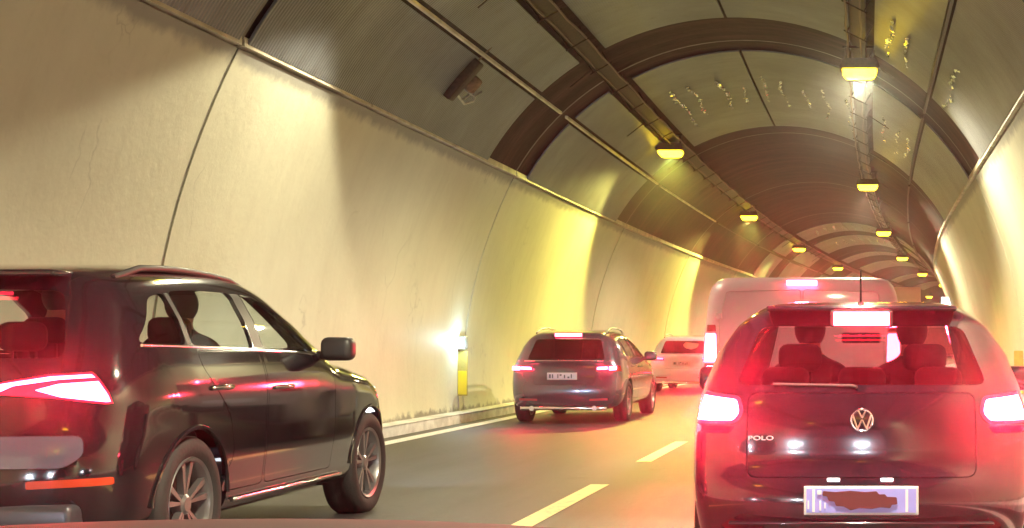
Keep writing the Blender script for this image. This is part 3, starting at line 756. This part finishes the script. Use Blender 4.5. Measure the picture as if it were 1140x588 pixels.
# ---- dark hatchback ahead ------------------------------------------------------
def make_hatch():
    root = empty('car', (-.03, 6.70, 0))
    tag(root, 'dark hatchback straight ahead with glowing brake lights and lilac number plate', 'car')
    sp = dict(W=1.70, y0=.75, y1=3.3, zs=.62, n=7.5, ne=54, nt=70, nr=32, bulge=.09,
        profile=[(.10, .22), (.03, .34), (0.0, .46), (.012, .56), (.06, .66), (.065, .76), (.075, .88), (.105, 1.0), (.165, 1.14), (.255, 1.31), (.30, 1.375), (.42, 1.412), (.8, 1.445), (1.3, 1.462), (1.8, 1.445), (2.1, 1.39), (2.4, 1.26), (2.7, 1.10), (2.95, .98),
                 (3.3, .92), (3.6, .83), (3.83, .70), (3.93, .54), (3.95, .40), (3.9, .27), (3.7, .20), (2.5, .19), (1.2, .19), (.4, .2)],
        side=[(.15, .92), (.3, .965), (.5, .992), (.66, 1.0), (.8, .995), (.92, .975), (1.0, .95), (1.15, .885), (1.3, .80), (1.4, .735), (1.5, .70)],
        plan=[(0, .93), (.25, .97), (.8, 1.0), (2.9, 1.0), (3.4, .96), (3.8, .88), (3.95, .80)])
    B = Body(sp)
    paint = pmat('near_black_paint', (0.010, 0.008, 0.016), 0.15, 0.2, coat=1.0)
    for sg in (1, -1):
        a0, a1 = (0.40, 1.1) if sg > 0 else (-1.1, -0.40)
        B.piece('quarter_window', rounded([(.72, 1.04), (.84, 1.25), (1.0, 1.30), (1.04, 1.30), (1.04, 1.02)], .03), a0, a1, 'x', M_TINT, root)
        B.piece('side_window', rounded([(1.10, 1.015), (1.10, 1.325), (1.62, 1.335), (1.62, .995)], .03), a0, a1, 'x', M_GLASS, root)
        B.piece('front_window', rounded([(1.72, .99), (1.72, 1.335), (1.95, 1.30), (2.25, 1.17), (2.52, .985)], .03), a0, a1, 'x', M_GLASS, root)
        fd = rounded([(1.68, .32), (1.68, .97), (2.55, .955), (2.66, .75), (2.62, .32)], .05)
        d = B.piece('door', fd, a0, a1, 'x', paint, root, gap=.005); handle(d, B, 1.85, .84, sg, paint)
        rd = rounded([(1.10, .36), (1.20, .60), (1.06, .80), (1.06, .985), (1.66, .97), (1.66, .32)], .04)
        d = B.piece('door', rd, a0, a1, 'x', paint, root, gap=.005); handle(d, B, 1.24, .86, sg, paint)
        for cy_ in (.74, 3.20):
            B.arches.prism(arch_poly(cy_, .31, .345), *((.5, 1.1) if sg > 0 else (-1.1, -.5)), 'x')
            wheel(root, sg * .735, cy_, .31, .20, sg, 6)
        mirror(root, sg * .85, 2.42, 1.015, sg, paint)
        # brake lamp cluster with its lower blade
        tl = rounded([(sg * .555, .90), (sg * .575, .985), (sg * .90, 1.02), (sg * .90, .845), (sg * .60, .845)], .03)
        t_ = B.piece('brake_light', tl, -.2, .30, 'y', M_GLOWLENS, root); c = B.piece('lit_element', rounded(inset(rounded([(sg * .555, .90), (sg * .575, .985), (sg * .90, 1.02), (sg * .90, .845), (sg * .60, .845)], .03), .020), .02), -.2, .29, 'y', M_BRAKE_NEAR, t_, gap=0, cut=False); c.location = (sg * .002, -.006, 0)
        t2 = rounded([(sg * .60, .838), (sg * .90, .838), (sg * .90, .805), (sg * .63, .805)], .01)
        B.piece('tail_light', t2, -.2, .30, 'y', M_TAIL, root)
        MB().prism(rounded([(sg * .48, .335), (sg * .72, .34), (sg * .72, .30), (sg * .48, .295)], .01), .0, .1, 'y').build('reflector', M_REDLENS, root)
    rg = rounded([(-.60, 1.035), (-.49, 1.315), (.49, 1.315), (.60, 1.035)], .05)
    B.piece('rear_glass', rg, -.2, .42, 'y', glass_mat('rear_glass_tint', (0.82, 0.74, 0.76)), root)
    B.piece('windscreen', rounded([(-.64, 1.0), (-.50, 1.38), (.50, 1.38), (.64, 1.0)], .05), 1.9, 3.2, 'y', M_GLASS, root)
    tg = rounded([(-.545, .60), (-.545, .80), (-.54, 1.0), (.54, 1.0), (.545, .80), (.545, .60)], .05)
    t = B.piece('tailgate', tg, -.2, .30, 'y', paint, root, gap=.005)
    brake_beams(root, [(.68, -.06, .92), (-.68, -.06, .92)], 1000); brake_beams(root, [(0, .10, 1.35)], 200)
    # spoiler lip with high brake lamp
    sp_ = MB(); sp_.rbox(-.46, .46, .215, .42, 1.388, 1.413, .012); s = sp_.build('spoiler', paint, root, True)
    MB().rbox(-.135, .135, .195, .208, 1.318, 1.384, .006).build('high_brake_light', M_BRAKE_HI, root)
    MB().rbox(-.15, .15, .2085, .30, 1.312, 1.39, .006).build('brake_light_housing', M_BLACK, root)
    # round badge with two stacked chevrons
    bd = MB(); C = (.003, .052, .872); rr = .050
    bd.tube([(C[0] + rr * math.cos(2 * math.pi * i / 32), C[1], C[2] + rr * math.sin(2 * math.pi * i / 32)) for i in range(32)], .006, 8, True)
    def seg(pts):
        for p, q in zip(pts, pts[1:]): bd.tube([(C[0] + a, C[1] - .004, C[2] + b) for a, b in (p, q)], .0050, 6)
    seg([(-.019, .046), (0, .010), (.019, .046)]); seg([(-.043, .024), (-.021, -.042), (0, .002), (.021, -.042), (.043, .024)])
    bd.build('badge', M_CHROME, t, True, 50)
    me = text_mesh('POLO', .055, .004); o = link('lettering', me, M_CHROME, t); o.rotation_euler = (R(90), 0, 0); o.location = (-.475, .0845, .785); o.data.materials[0] = pmat('pale_letter_silver', (0.75, 0.74, 0.76), 0.4, 0.3); o.scale = (.85, .52, 1)
    # number plate: lilac field, pale end bars, dull scribbled-over centre
    pl = plate(root, .0, .004, .50, .535, .135, (0.30, 0.30, 0.78))
    wb = pmat('plate_white', (0.75, 0.73, 0.78), 0.4)
    for x0, x1, z0, z1 in ((-.228, -.216, .448, .552), (.206, .218, .448, .552), (-.250, -.243, .462, .50), (-.195, -.187, .455, .50), (-.205, -.185, .53, .548), (-.172, -.166, .465, .49)):
        MB().box(x0, x1, -.0155, -.0117, z0, z1).build('plate_mark', wb, pl)
    sm = [(-.178, .546), (-.12, .541), (-.05, .547), (.02, .541), (.072, .545), (.082, .530), (.112, .531), (.118, .519), (.165, .517), (.168, .484), (.142, .482), (.135, .466), (.09, .470), (.05, .463), (-.01, .467), (-.05, .456), (-.082, .474), (-.118, .476), (-.125, .497), (-.152, .500), (-.158, .520), (-.182, .524)]
    MB().prism(rounded(sm, .006), -.0165, -.0135, 'y').build('plate_smear', pmat('maroon_smear', (0.10, 0.02, 0.025), 0.7), pl)
    for x in (-.13, .12):
        MB().rbox(x - .03, x + .03, .012, .03, .588, .602, .004).build('plate_lamp', emat('plate_lamp_glow', (1, .95, 1), 3, (0.8, .8, .8)), root)
    # bumper step and lower insert, wiper
    MB().rbox(-.62, .62, -.012, .06, .385, .40, .006).build('bumper_crease', paint, root, True)
    w = MB(); w.tube([(-.02, .10, 1.025), (-.05, .115, 1.032), (-.42, .135, 1.038)], .008, 6); w.build('rear_wiper', M_BLACK, root, True)
    an = MB(); an.tube([(-.005, .60, 1.42), (-.005, .60, 1.445)], [.022, .014], 10); an.tube([(-.005, .60, 1.44), (-.005, .52, 1.60)], [.006, .004], 6); an.build('aerial', M_BLACK, root, True)
    B.finish(paint, root)
    interior(root, B, 1.7, .34, .4, 2.9)
    seats(root, [(1.72, (-.36, .36), .0), (.95, (-.40, .0, .40), -.12)], .48, zseat=.60, hr=1.10)
    MB().rbox(-.72, .72, 2.50, 2.75, .7, .965, .05).build('dashboard', M_INNER, root, True)
    MB().rbox(-.13, .11, 2.10, 2.14, 1.235, 1.30, .015).build('interior_mirror', M_INNER, root, True)
    return root, B
hatch, hatchB = make_hatch()
person((-.03 - .31, 6.70 + 1.82, .52), 'driver in dark clothing seated left inside the dark hatchback ahead', (0.03, 0.025, 0.03))
person((-.03 + .29, 6.70 + 1.80, .51), 'front passenger in dark clothing seated right inside the dark hatchback ahead', (0.025, 0.022, 0.03), pose='rest')

# ---- generic mid-distance cars --------------------------------------------------
def plates_marks(root, h):
    mk = pmat('plate_ink', (0.05, 0.06, 0.10), 0.5); pl = [c for c in root.children if c.name.startswith('number_plate')][-1]
    for x, w, z0, z1 in ((-.20, .03, -.03, .03), (-.155, .022, -.03, .03), (-.07, .016, -.03, .03), (-.035, .03, .005, .03), (.03, .02, -.03, .02), (.085, .03, -.03, -.005), (.135, .018, -.03, .03)):
        MB().box(-.03 + x, -.03 + x + w, .0405, .0445, .735 * h + z0, .735 * h + z1).build('plate_mark', mk, pl)
def make_estate(loc, label, paint, scale_h=1.0, L=4.2, W=1.78, rails=True, brake=M_BRAKE, bumper=None, high=True, glass_patch=False, rz=0.0, side_front_lights=False, exhaust=True):
    root = empty('car', loc, rz); tag(root, label, 'car')
    q = L / 4.3
    h = scale_h
    prof = [(.10, .24), (.02, .38), (0, .50), (.02, .62), (.075, .72), (.09, .84), (.12, .93), (.20, 1.04), (.34, 1.24), (.44, 1.37), (.55, 1.41), (.9, 1.44), (1.4, 1.46), (1.9, 1.445), (2.2, 1.40), (2.5, 1.27), (2.8, 1.11), (3.05, 1.0),
            (3.4, .94), (3.75, .86), (4.0, .76), (4.2, .62), (4.28, .5), (4.28, .36), (4.18, .26), (3.8, .22), (2.5, .21), (1.2, .21), (.4, .22)]
    prof = [(a * q, b * h) for a, b in prof]
    sp = dict(W=W, y0=.78 * q, y1=3.5 * q, zs=.62 * h, n=7.5, ne=40, nt=50, nr=24, bulge=.10, profile=prof,
        side=[(.15, .93), (.3, .965), (.5, .99), (.7 * h, 1.0), (.86 * h, .985), (.98 * h, .95), (1.15 * h, .875), (1.3 * h, .79), (1.42 * h, .72), (1.6, .69)],
        plan=[(0, .92), (.25, .97), (.8, 1.0), (3.2 * q, 1.0), (3.8 * q, .95), (4.28 * q, .80)])
    B = Body(sp)
    for sg in (1, -1):
        a0, a1 = (0.40, 1.1) if sg > 0 else (-1.1, -0.40)
        def P(pts): return rounded([(a * q, b * h) for a, b in pts], .03)
        B.piece('quarter_window', P([(.62, 1.06), (.80, 1.28), (1.0, 1.315), (1.0, 1.045)]), a0, a1, 'x', M_TINT, root)
        B.piece('side_window', P([(1.06, 1.04), (1.06, 1.325), (1.72, 1.335), (1.72, 1.01)]), a0, a1, 'x', M_TINT, root)
        B.piece('front_window', P([(1.82, 1.01), (1.82, 1.335), (2.06, 1.30), (2.36, 1.18), (2.64, 1.0)]), a0, a1, 'x', M_GLASS, root)
        d = B.piece('door', P([(1.20, .36), (1.30, .62), (1.08, .84), (1.08, 1.01), (1.76, .99), (1.76, .34)]), a0, a1, 'x', paint, root, gap=.005); handle(d, B, 1.28 * q, .88 * h, sg, M_CHROME)
        d = B.piece('door', P([(1.78, .34), (1.78, .99), (2.66, .97), (2.78, .75), (2.74, .34)]), a0, a1, 'x', paint, root, gap=.005); handle(d, B, 1.98 * q, .86 * h, sg, M_CHROME)
        for cy_ in (.84 * q, 3.42 * q):
            B.arches.prism(arch_poly(cy_, .33, .365), *((.5, 1.2) if sg > 0 else (-1.2, -.5)), 'x')
            wheel(root, sg * (W / 2 - .12), cy_, .33, .22, sg, 5)
        mirror(root, sg * (W / 2 - .03), 2.52 * q, 1.03 * h, sg, paint)
        tl = rounded([(sg * .48, .805 * h), (sg * .50, .885 * h), (sg * .95, .905 * h), (sg * .95, .80 * h)], .025)
        t = B.piece('tail_light', tl, -.2, .32, 'y', M_REDLENS, root)
        lamp_bar('lit_strip', rounded([(sg * .50, .835 * h), (sg * .51, .875 * h), (sg * .665, .882 * h), (sg * .665, .84 * h)], .012), .055, .082, brake, t)
        lamp_bar('lit_strip', rounded([(sg * .685, .825 * h), (sg * .685, .885 * h), (sg * .80, .89 * h), (sg * .80, .83 * h)], .012), .075, .112, brake, t)
        MB().prism(rounded([(sg * .40, .39 * h), (sg * .68, .40 * h), (sg * .68, .365 * h), (sg * .40, .36 * h)], .01), .0, .09, 'y').build('reflector', M_REDLENS, root)
        if rails:
            mb = MB(); rp = []
            for i in range(19):
                t_ = i / 18; rp.append((sg * .545 * W / 1.78, (.62 + 1.6 * t_) * q, (1.40 + .045 * math.sin(math.pi * t_)) * h + .04 * min(1, 6 * t_, 6 * (1 - t_))))
            mb.tube(rp, .016, 6); mb.build('roof_rail', M_GALV, root, True, 60)
        if exhaust:
            e = MB(); e.tube([(sg * .48, -.03, .245), (sg * .48, .15, .245)], .04, 12); e.build('exhaust_pipe', M_CHROME, root, True)
    B.piece('rear_glass', rounded([(-.60, .985 * h), (-.50, 1.31 * h), (.50, 1.31 * h), (.60, .985 * h)], .05), -.2, .48, 'y', glass_mat('dark_rear_glass', (0.12, 0.08, 0.085)), root)
    B.piece('windscreen', rounded([(-.66, 1.02 * h), (-.52, 1.39 * h), (.52, 1.39 * h), (.66, 1.02 * h)], .05), 2.0, 3.3, 'y', M_GLASS, root)
    tg = B.piece('tailgate', rounded([(-.475, .60 * h), (-.475, .955 * h), (.475, .955 * h), (.475, .60 * h)], .04), -.2, .30, 'y', paint, root, gap=.005)
    if brake is M_BRAKE: brake_beams(root, [(.64, -.06, .86), (-.64, -.06, .86)], 50)
    plate(root, -.03, .058, .735 * h, .46, .11, (0.62, 0.66, 0.74))
    pm_ = plates_marks(root, h)
    if high: MB().rbox(-.21, .21, .37, .385, 1.345 * h, 1.395 * h, .006).build('high_brake_light', M_BRAKE_HI, root); MB().rbox(-.22, .22, .3855, .43, 1.34 * h, 1.40 * h, .006).build('brake_light_housing', M_BLACK, root)
    MB().rbox(-.66, .66, -.02, .10, .215, .275, .02).build('bumper_strip', M_CHROME, root, True)
    MB().rbox(-.60, .60, .03, .12, .965 * h, .978 * h, .005).build('tailgate_trim', M_CHROME, tg, True)
    if glass_patch:
        MB().prism(rounded([(-.02, 1.20), (.05, 1.27), (.40, 1.24), (.36, 1.14), (.20, 1.09), (.05, 1.12)], .03), .20, .21, 'y').build('window_reflection', pmat('pale_reflection', (0.62, 0.48, 0.36), 0.6), root)  # pale patch painted as a reflection in the rear glass
    B.finish(paint, root)
    interior(root, B, W, .36, .4, 2.9)
    seats(root, [(1.78 * q, (-.36, .36), .0), (.98 * q, (-.40, .40), -.08)], .48, zseat=.60, hr=1.10)
    return root, B
silver = pmat('grey_metallic_paint', (0.085, 0.105, 0.15), 0.22, 0.6, coat=1.0)
estate, _ = make_estate((-4.66, 22.0, 0), 'grey estate car in the left lane with roof rails and all brake lights lit', silver, 1.0, 4.2, 1.78)
white = pmat('white_car_paint', (0.68, 0.74, 0.84), 0.3, coat=1.0)
make_estate((-4.72, 36.6, 0), 'white estate car farther up the left lane, in front of the grey one', white, 1.0, 4.3, 1.82, brake=M_FAR, high=False, glass_patch=True, rz=R(-1.3))

# the queue goes on behind the camera: its headlights light the tails of the cars in view
follower = copy_tree(estate); follower.location = (-4.55, -4.4, 0)
tag(follower, 'grey estate car following in the left lane, behind the camera', 'car')
headlamps(follower, [(.62, 4.35, .66), (-.62, 4.35, .66)], 110)
# ---- white panel van ----------------------------------------------------------------
def make_van(loc, label, W=1.98, H=1.90, L=4.8, paint=None):
    root = empty('van', loc); tag(root, label, 'van')
    prof = [(.10, .28), (.02, .40), (0, .55), (.005, .9), (.02, 1.3), (.05, 1.65), (.09, 1.80), (.17, 1.865), (.4, 1.89), (1.5, 1.90), (2.8, 1.89), (3.2, 1.85), (3.6, 1.60), (4.0, 1.30), (4.25, 1.10), (4.6, .95), (4.78, .7), (4.8, .45), (4.7, .3), (4.2, .25), (2.5, .25), (1.2, .25), (.4, .26)]
    sp = dict(W=W, y0=.9, y1=3.9, zs=.8, n=14, ne=44, nt=40, nr=26, bulge=.03, profile=prof,
        side=[(.2, .95), (.5, .995), (.9, 1.0), (1.2, .99), (1.6, .955), (1.9, .92)], plan=[(0, .97), (.3, 1.0), (3.6, 1.0), (4.3, .95), (4.8, .8)])
    B = Body(sp)
    for sg in (1, -1):
        tl = rounded([(sg * .82, 1.05), (sg * .83, 1.335), (sg * 1.0, 1.335), (sg * 1.0, 1.05)], .02)
        B.piece('brake_light', tl, -.2, .16, 'y', M_BRAKE, root)
        B.piece('tail_light', rounded([(sg * .82, .85), (sg * .82, 1.04), (sg * 1.0, 1.04), (sg * 1.0, .85)], .02), -.2, .16, 'y', M_REDLENS, root)
        B.piece('reversing_light', rounded([(sg * .83, 1.345), (sg * .835, 1.42), (sg * 1.0, 1.42), (sg * 1.0, 1.345)], .02), -.2, .16, 'y', M_REDLENS, root)
        a0, a1 = (0.40, 1.1) if sg > 0 else (-1.1, -.40)
        B.piece('front_window', rounded([(3.0, 1.08), (3.0, 1.62), (3.35, 1.60), (3.95, 1.10)], .04), a0, a1, 'x', M_GLASS, root)
        for cy_ in (.95, 3.95):
            B.arches.prism(arch_poly(cy_, .34, .38), *((.5, 1.2) if sg > 0 else (-1.2, -.5)), 'x'); wheel(root, sg * .80, cy_, .34, .21, sg, 6)
        d = rounded([(sg * .008, .48), (sg * .008, 1.76), (sg * .74, 1.74), (sg * .80, 1.45), (sg * .80, .48)], .04)
        dd = B.piece('rear_door', d, -.2, .5, 'y', paint, root, gap=.006)
        MB().rbox(sg * .06 - .02, sg * .06 + .02, -.035, .02, .95, 1.10, .008).build('handle', M_BLACK, dd)
        for z in (.65, 1.0, 1.5):
            MB().rbox(sg * .80 - .03, sg * .80 + .03, -.012, .03, z - .03, z + .03, .006).build('hinge', M_GALV, dd)
    B.piece('windscreen', rounded([(-.72, 1.2), (-.62, 1.75), (.62, 1.75), (.72, 1.2)], .05), 3.2, 4.4, 'y', M_GLASS, root)
    MB().rbox(-.15, .15, .02, .09, 1.795, 1.850, .012).build('high_brake_light', M_BRAKE_HI, root)
    plate(root, -.35, -.006, .60); brake_beams(root, [(.88, -.08, 1.2), (-.88, -.08, 1.2)], 290); brake_beams(root, [(0, -.06, 1.82)], 130)
    MB().rbox(-.90, .90, -.06, .10, .30, .46, .03).build('rear_bumper', M_BLACK, root, True)
    B.finish(paint, root)
    return root
make_van((-.64, 13.9, 0), 'white panel van just ahead of the dark hatchback, windowless rear doors, lit brake lights', paint=pmat('white_van_paint', (0.44, 0.38, 0.41), 0.35, coat=.6, var=.06, vscale=3))

# ---- box lorry far ahead --------------------------------------------------------------
def make_lorry(loc, label):
    root = empty('lorry', loc); tag(root, label, 'lorry')
    cream = pmat('cream_lorry_box', (0.66, 0.58, 0.44), 0.45)
    MB().rbox(-1.22, 1.22, 0, 6.0, .95, 3.05, .05).build('cargo_box', cream, root, True)
    for sg in (1, -1):
        d = MB().rbox(min(sg * .02, sg * 1.16), max(sg * .02, sg * 1.16), -.03, .0, 1.0, 2.98, .01).build('rear_door', cream, root)
        MB().tube([(sg * .25, -.05, 1.02), (sg * .25, -.05, 2.96)], .02, 6).build('locking_bar', M_GALV, d)
        MB().rbox(sg * 1.0 - .15, sg * 1.0 + .15, -.06, .02, .70, .82, .02).build('tail_light', M_FAR, root)
        for y in (1.2, 7.0):
            wheel(root, sg * 1.02, y, .46, .28, sg, 6)
    MB().box(-.45, .45, .2, 7.8, .62, .93).build('chassis', M_DARKMETAL, root)
    MB().rbox(-1.2, 1.2, -.05, .1, .5, .62, .02).build('rear_bumper', M_DARKMETAL, root)
    MB().prism(rounded([(6.15, .6), (6.15, 2.6), (7.0, 2.62), (7.75, 1.7), (7.9, .6)], .15), -1.1, 1.1, 'x').build('cab', cream, root)
    return root
make_lorry((.02 + dx(47) - .0, 46.0, 0), 'cream box lorry far ahead, its top corner showing right of the van')

# ------------------------------------------------------------------ wall fittings
def marker(side, yy, label, lit):
    sg = -1 if side == 'left' else 1
    x = XC + sg * (hw_wall(.8)) + dx(yy)
    root = empty('delineator', (x, yy, 0)); tag(root, label, 'delineator', 'yellow wall delineators')
    def bx(a, b): return (min(-sg * a, -sg * b), max(-sg * a, -sg * b))
    X = bx(.0, .05)
    if lit:
        h = MB(); h.rbox(*bx(-.03, .14), -.10, .10, 1.14, 1.36, .02); h.build('lamp_housing', M_GALV, root, True)
        l = MB(); l.rbox(*bx(.02, .13), -.125, -.10, 1.18, 1.32, .02); l.build('led_lens', emat('cold_white_led', (0.50, 0.86, 1.0), 40, (.8, .8, .8)), root)
        pl = bpy.data.lights.new('led_glow', 'POINT'); pl.energy = 16; pl.color = (0.55, 0.86, 1.0); pl.shadow_soft_size = .05
        o = bpy.data.objects.new('led_glow', pl); COL.objects.link(o); o.parent = root; o.location = (-sg * .25, -.22, 1.25)
    b = MB(); b.rbox(*bx(.0, .16), -.015, .015, .40, 1.12, .012)
    b.build('backing_plate', pmat('dull_yellow_plate', (0.46, 0.36, 0.08), 0.5, var=.2), root)
    r = MB(); r.rbox(*bx(.01, .15), -.021, -.014, .42, .80, .004)
    r.build('reflector_sheet', pmat('bright_yellow_reflector', (0.85, 0.68, 0.02), 0.35), root)
    br = MB(); br.box(*bx(-.02, .02), -.01, .01, .2, .42); br.build('bracket', M_GALV, root)
    return root
marker('left', 23.0, 'yellow delineator on the left wall under a dazzling white light', True)
marker('right', 23.6, 'yellow delineator on the right wall beside the hatchback mirror', False)
marker('right', 41.5, 'farther yellow delineator on the right wall seen through the hatchback window', False)
# lit emergency sign far on the right wall
def emergency_sign(yy):
    x = XC + hw_wall(2.5) - .18 + dx(yy); root = empty('emergency_sign', (x, yy, 0)); tag(root, 'small lit white and blue emergency sign far along the right wall', 'sign')
    MB().rbox(-.17, .17, -.06, .06, 2.22, 2.84, .02).build('sign_box', M_GALV, root)
    MB().box(-.155, .155, -.066, -.0605, 2.46, 2.82).build('white_panel', emat('sign_white', (1, .82, .86), 5, (.8, .8, .8)), root)
    MB().box(-.155, .155, -.066, -.0605, 2.24, 2.45).build('blue_panel', emat('sign_blue', (.45, .65, 1.0), 4, (.3, .4, .8)), root)
    MB().box(.15, .35, -.03, .03, 2.5, 2.56).build('bracket', M_GALV, root)
emergency_sign(49)
# wrecked fixture on the left vault
def fixture():
    th, yy = 49.0, 18.4
    x, z = vp(th, -.03); root = empty('ceiling_fixture', (x, yy, z)); root.rotation_euler = (0, R(-th), 0)
    tag(root, 'battered dark ceiling fixture with bent bracket on the left vault', 'fixture')
    # local z points out of the vault, so down into the tunnel is -z; local x runs up the arc
    MB().rbox(-.33, .30, -.11, .11, -.10, .04, .03).build('dark_casing', M_DARKMETAL, root, True)
    b = MB(); b.tube([(-.20, .14, .02), (-.26, .30, -.16), (-.16, .44, -.18), (.02, .46, -.10), (.08, .40, .02)], .018, 6); b.tube([(-.24, .26, -.12), (.05, .44, -.12)], .015, 6); b.tube([(-.12, .22, .02), (-.10, .30, -.2), (.0, .50, -.16)], .012, 6)
    b.build('bent_bracket', M_GALV, root, True)
    MB().rbox(-.10, .12, .20, .40, -.14, .02, .04).build('junction_box', pmat('rust_brown', (0.20, 0.11, 0.07), 0.7, var=.4, vscale=15), root, True)
    MB().tube([(.30, .0, -.03), (.55, .05, -.02), (.62, .12, .01)], .012, 6).build('cable', M_CABLE, root, True)
fixture()

# ------------------------------------------------------------------ the car the picture is taken from: its bonnet just shows
def own_car():
    root = empty('car', (-.70, 0, .048)); tag(root, 'dark bonnet edge of the car the photo is taken from, along the bottom edge', 'car')
    paint = pmat('dark_bonnet_paint', (0.02, 0.013, 0.011), 0.7, 0.0, spec=.15)
    v = []; f = []; nx, ny = 24, 14
    for j in range(ny + 1):
        t = j / ny; yy = 1.05 + 1.05 * t; zc = 1.012 - .035 * t - .10 * t ** 4 if t < 1 else .60
        if j == ny: yy = 2.14
        for i in range(nx + 1):
            u = -1 + 2 * i / nx; v.append((u * (.86 - .06 * t), yy - .16 * t * u * u, zc - .055 * u * u - .06 * abs(u) ** 6))
    for j in range(ny):
        for i in range(nx): f.append((j * (nx + 1) + i, j * (nx + 1) + i + 1, (j + 1) * (nx + 1) + i + 1, (j + 1) * (nx + 1) + i))
    o = mesh_obj('bonnet', v, f, paint, root, True, 60)
    MB().rbox(-.86, .86, 1.90, 2.12, .25, .66, .08).build('front_bumper', paint, root, True)
    for sg in (1, -1):
        MB().rbox(sg * .66 - .16, sg * .66 + .16, 1.92, 2.10, .66, .80, .04).build('headlight', M_HEAD, root, True)
        wheel(root, sg * .72, 1.5, .33, .21, sg, 5)
    headlamps(root, [(.66, 2.25, .70), (-.66, 2.25, .70)], 60)
own_car()

# ------------------------------------------------------------------ thin haze added to stand in for the dirty windscreen's glare
HAZE = 0.0016
if HAZE > 0:
    h = MB().box(-8.5, 32, YMIN - 1.0, YMAX - 2, -1.0, 7.0).build('haze', None)
    m = bpy.data.materials.new('glare_haze'); m.use_nodes = True; nt = m.node_tree; nt.nodes.clear()
    o = nt.nodes.new('ShaderNodeOutputMaterial'); pv = nt.nodes.new('ShaderNodeVolumePrincipled')
    pv.inputs['Color'].default_value = (0.95, 0.93, 0.92, 1); pv.inputs['Density'].default_value = HAZE; pv.inputs['Anisotropy'].default_value = 0.94
    nt.links.new(pv.outputs[0], o.inputs['Volume']); h.data.materials.append(m)
    tag(h, 'thin added haze filling the tunnel, standing in for red windscreen glare round the brake lights', 'haze', kind='stuff')
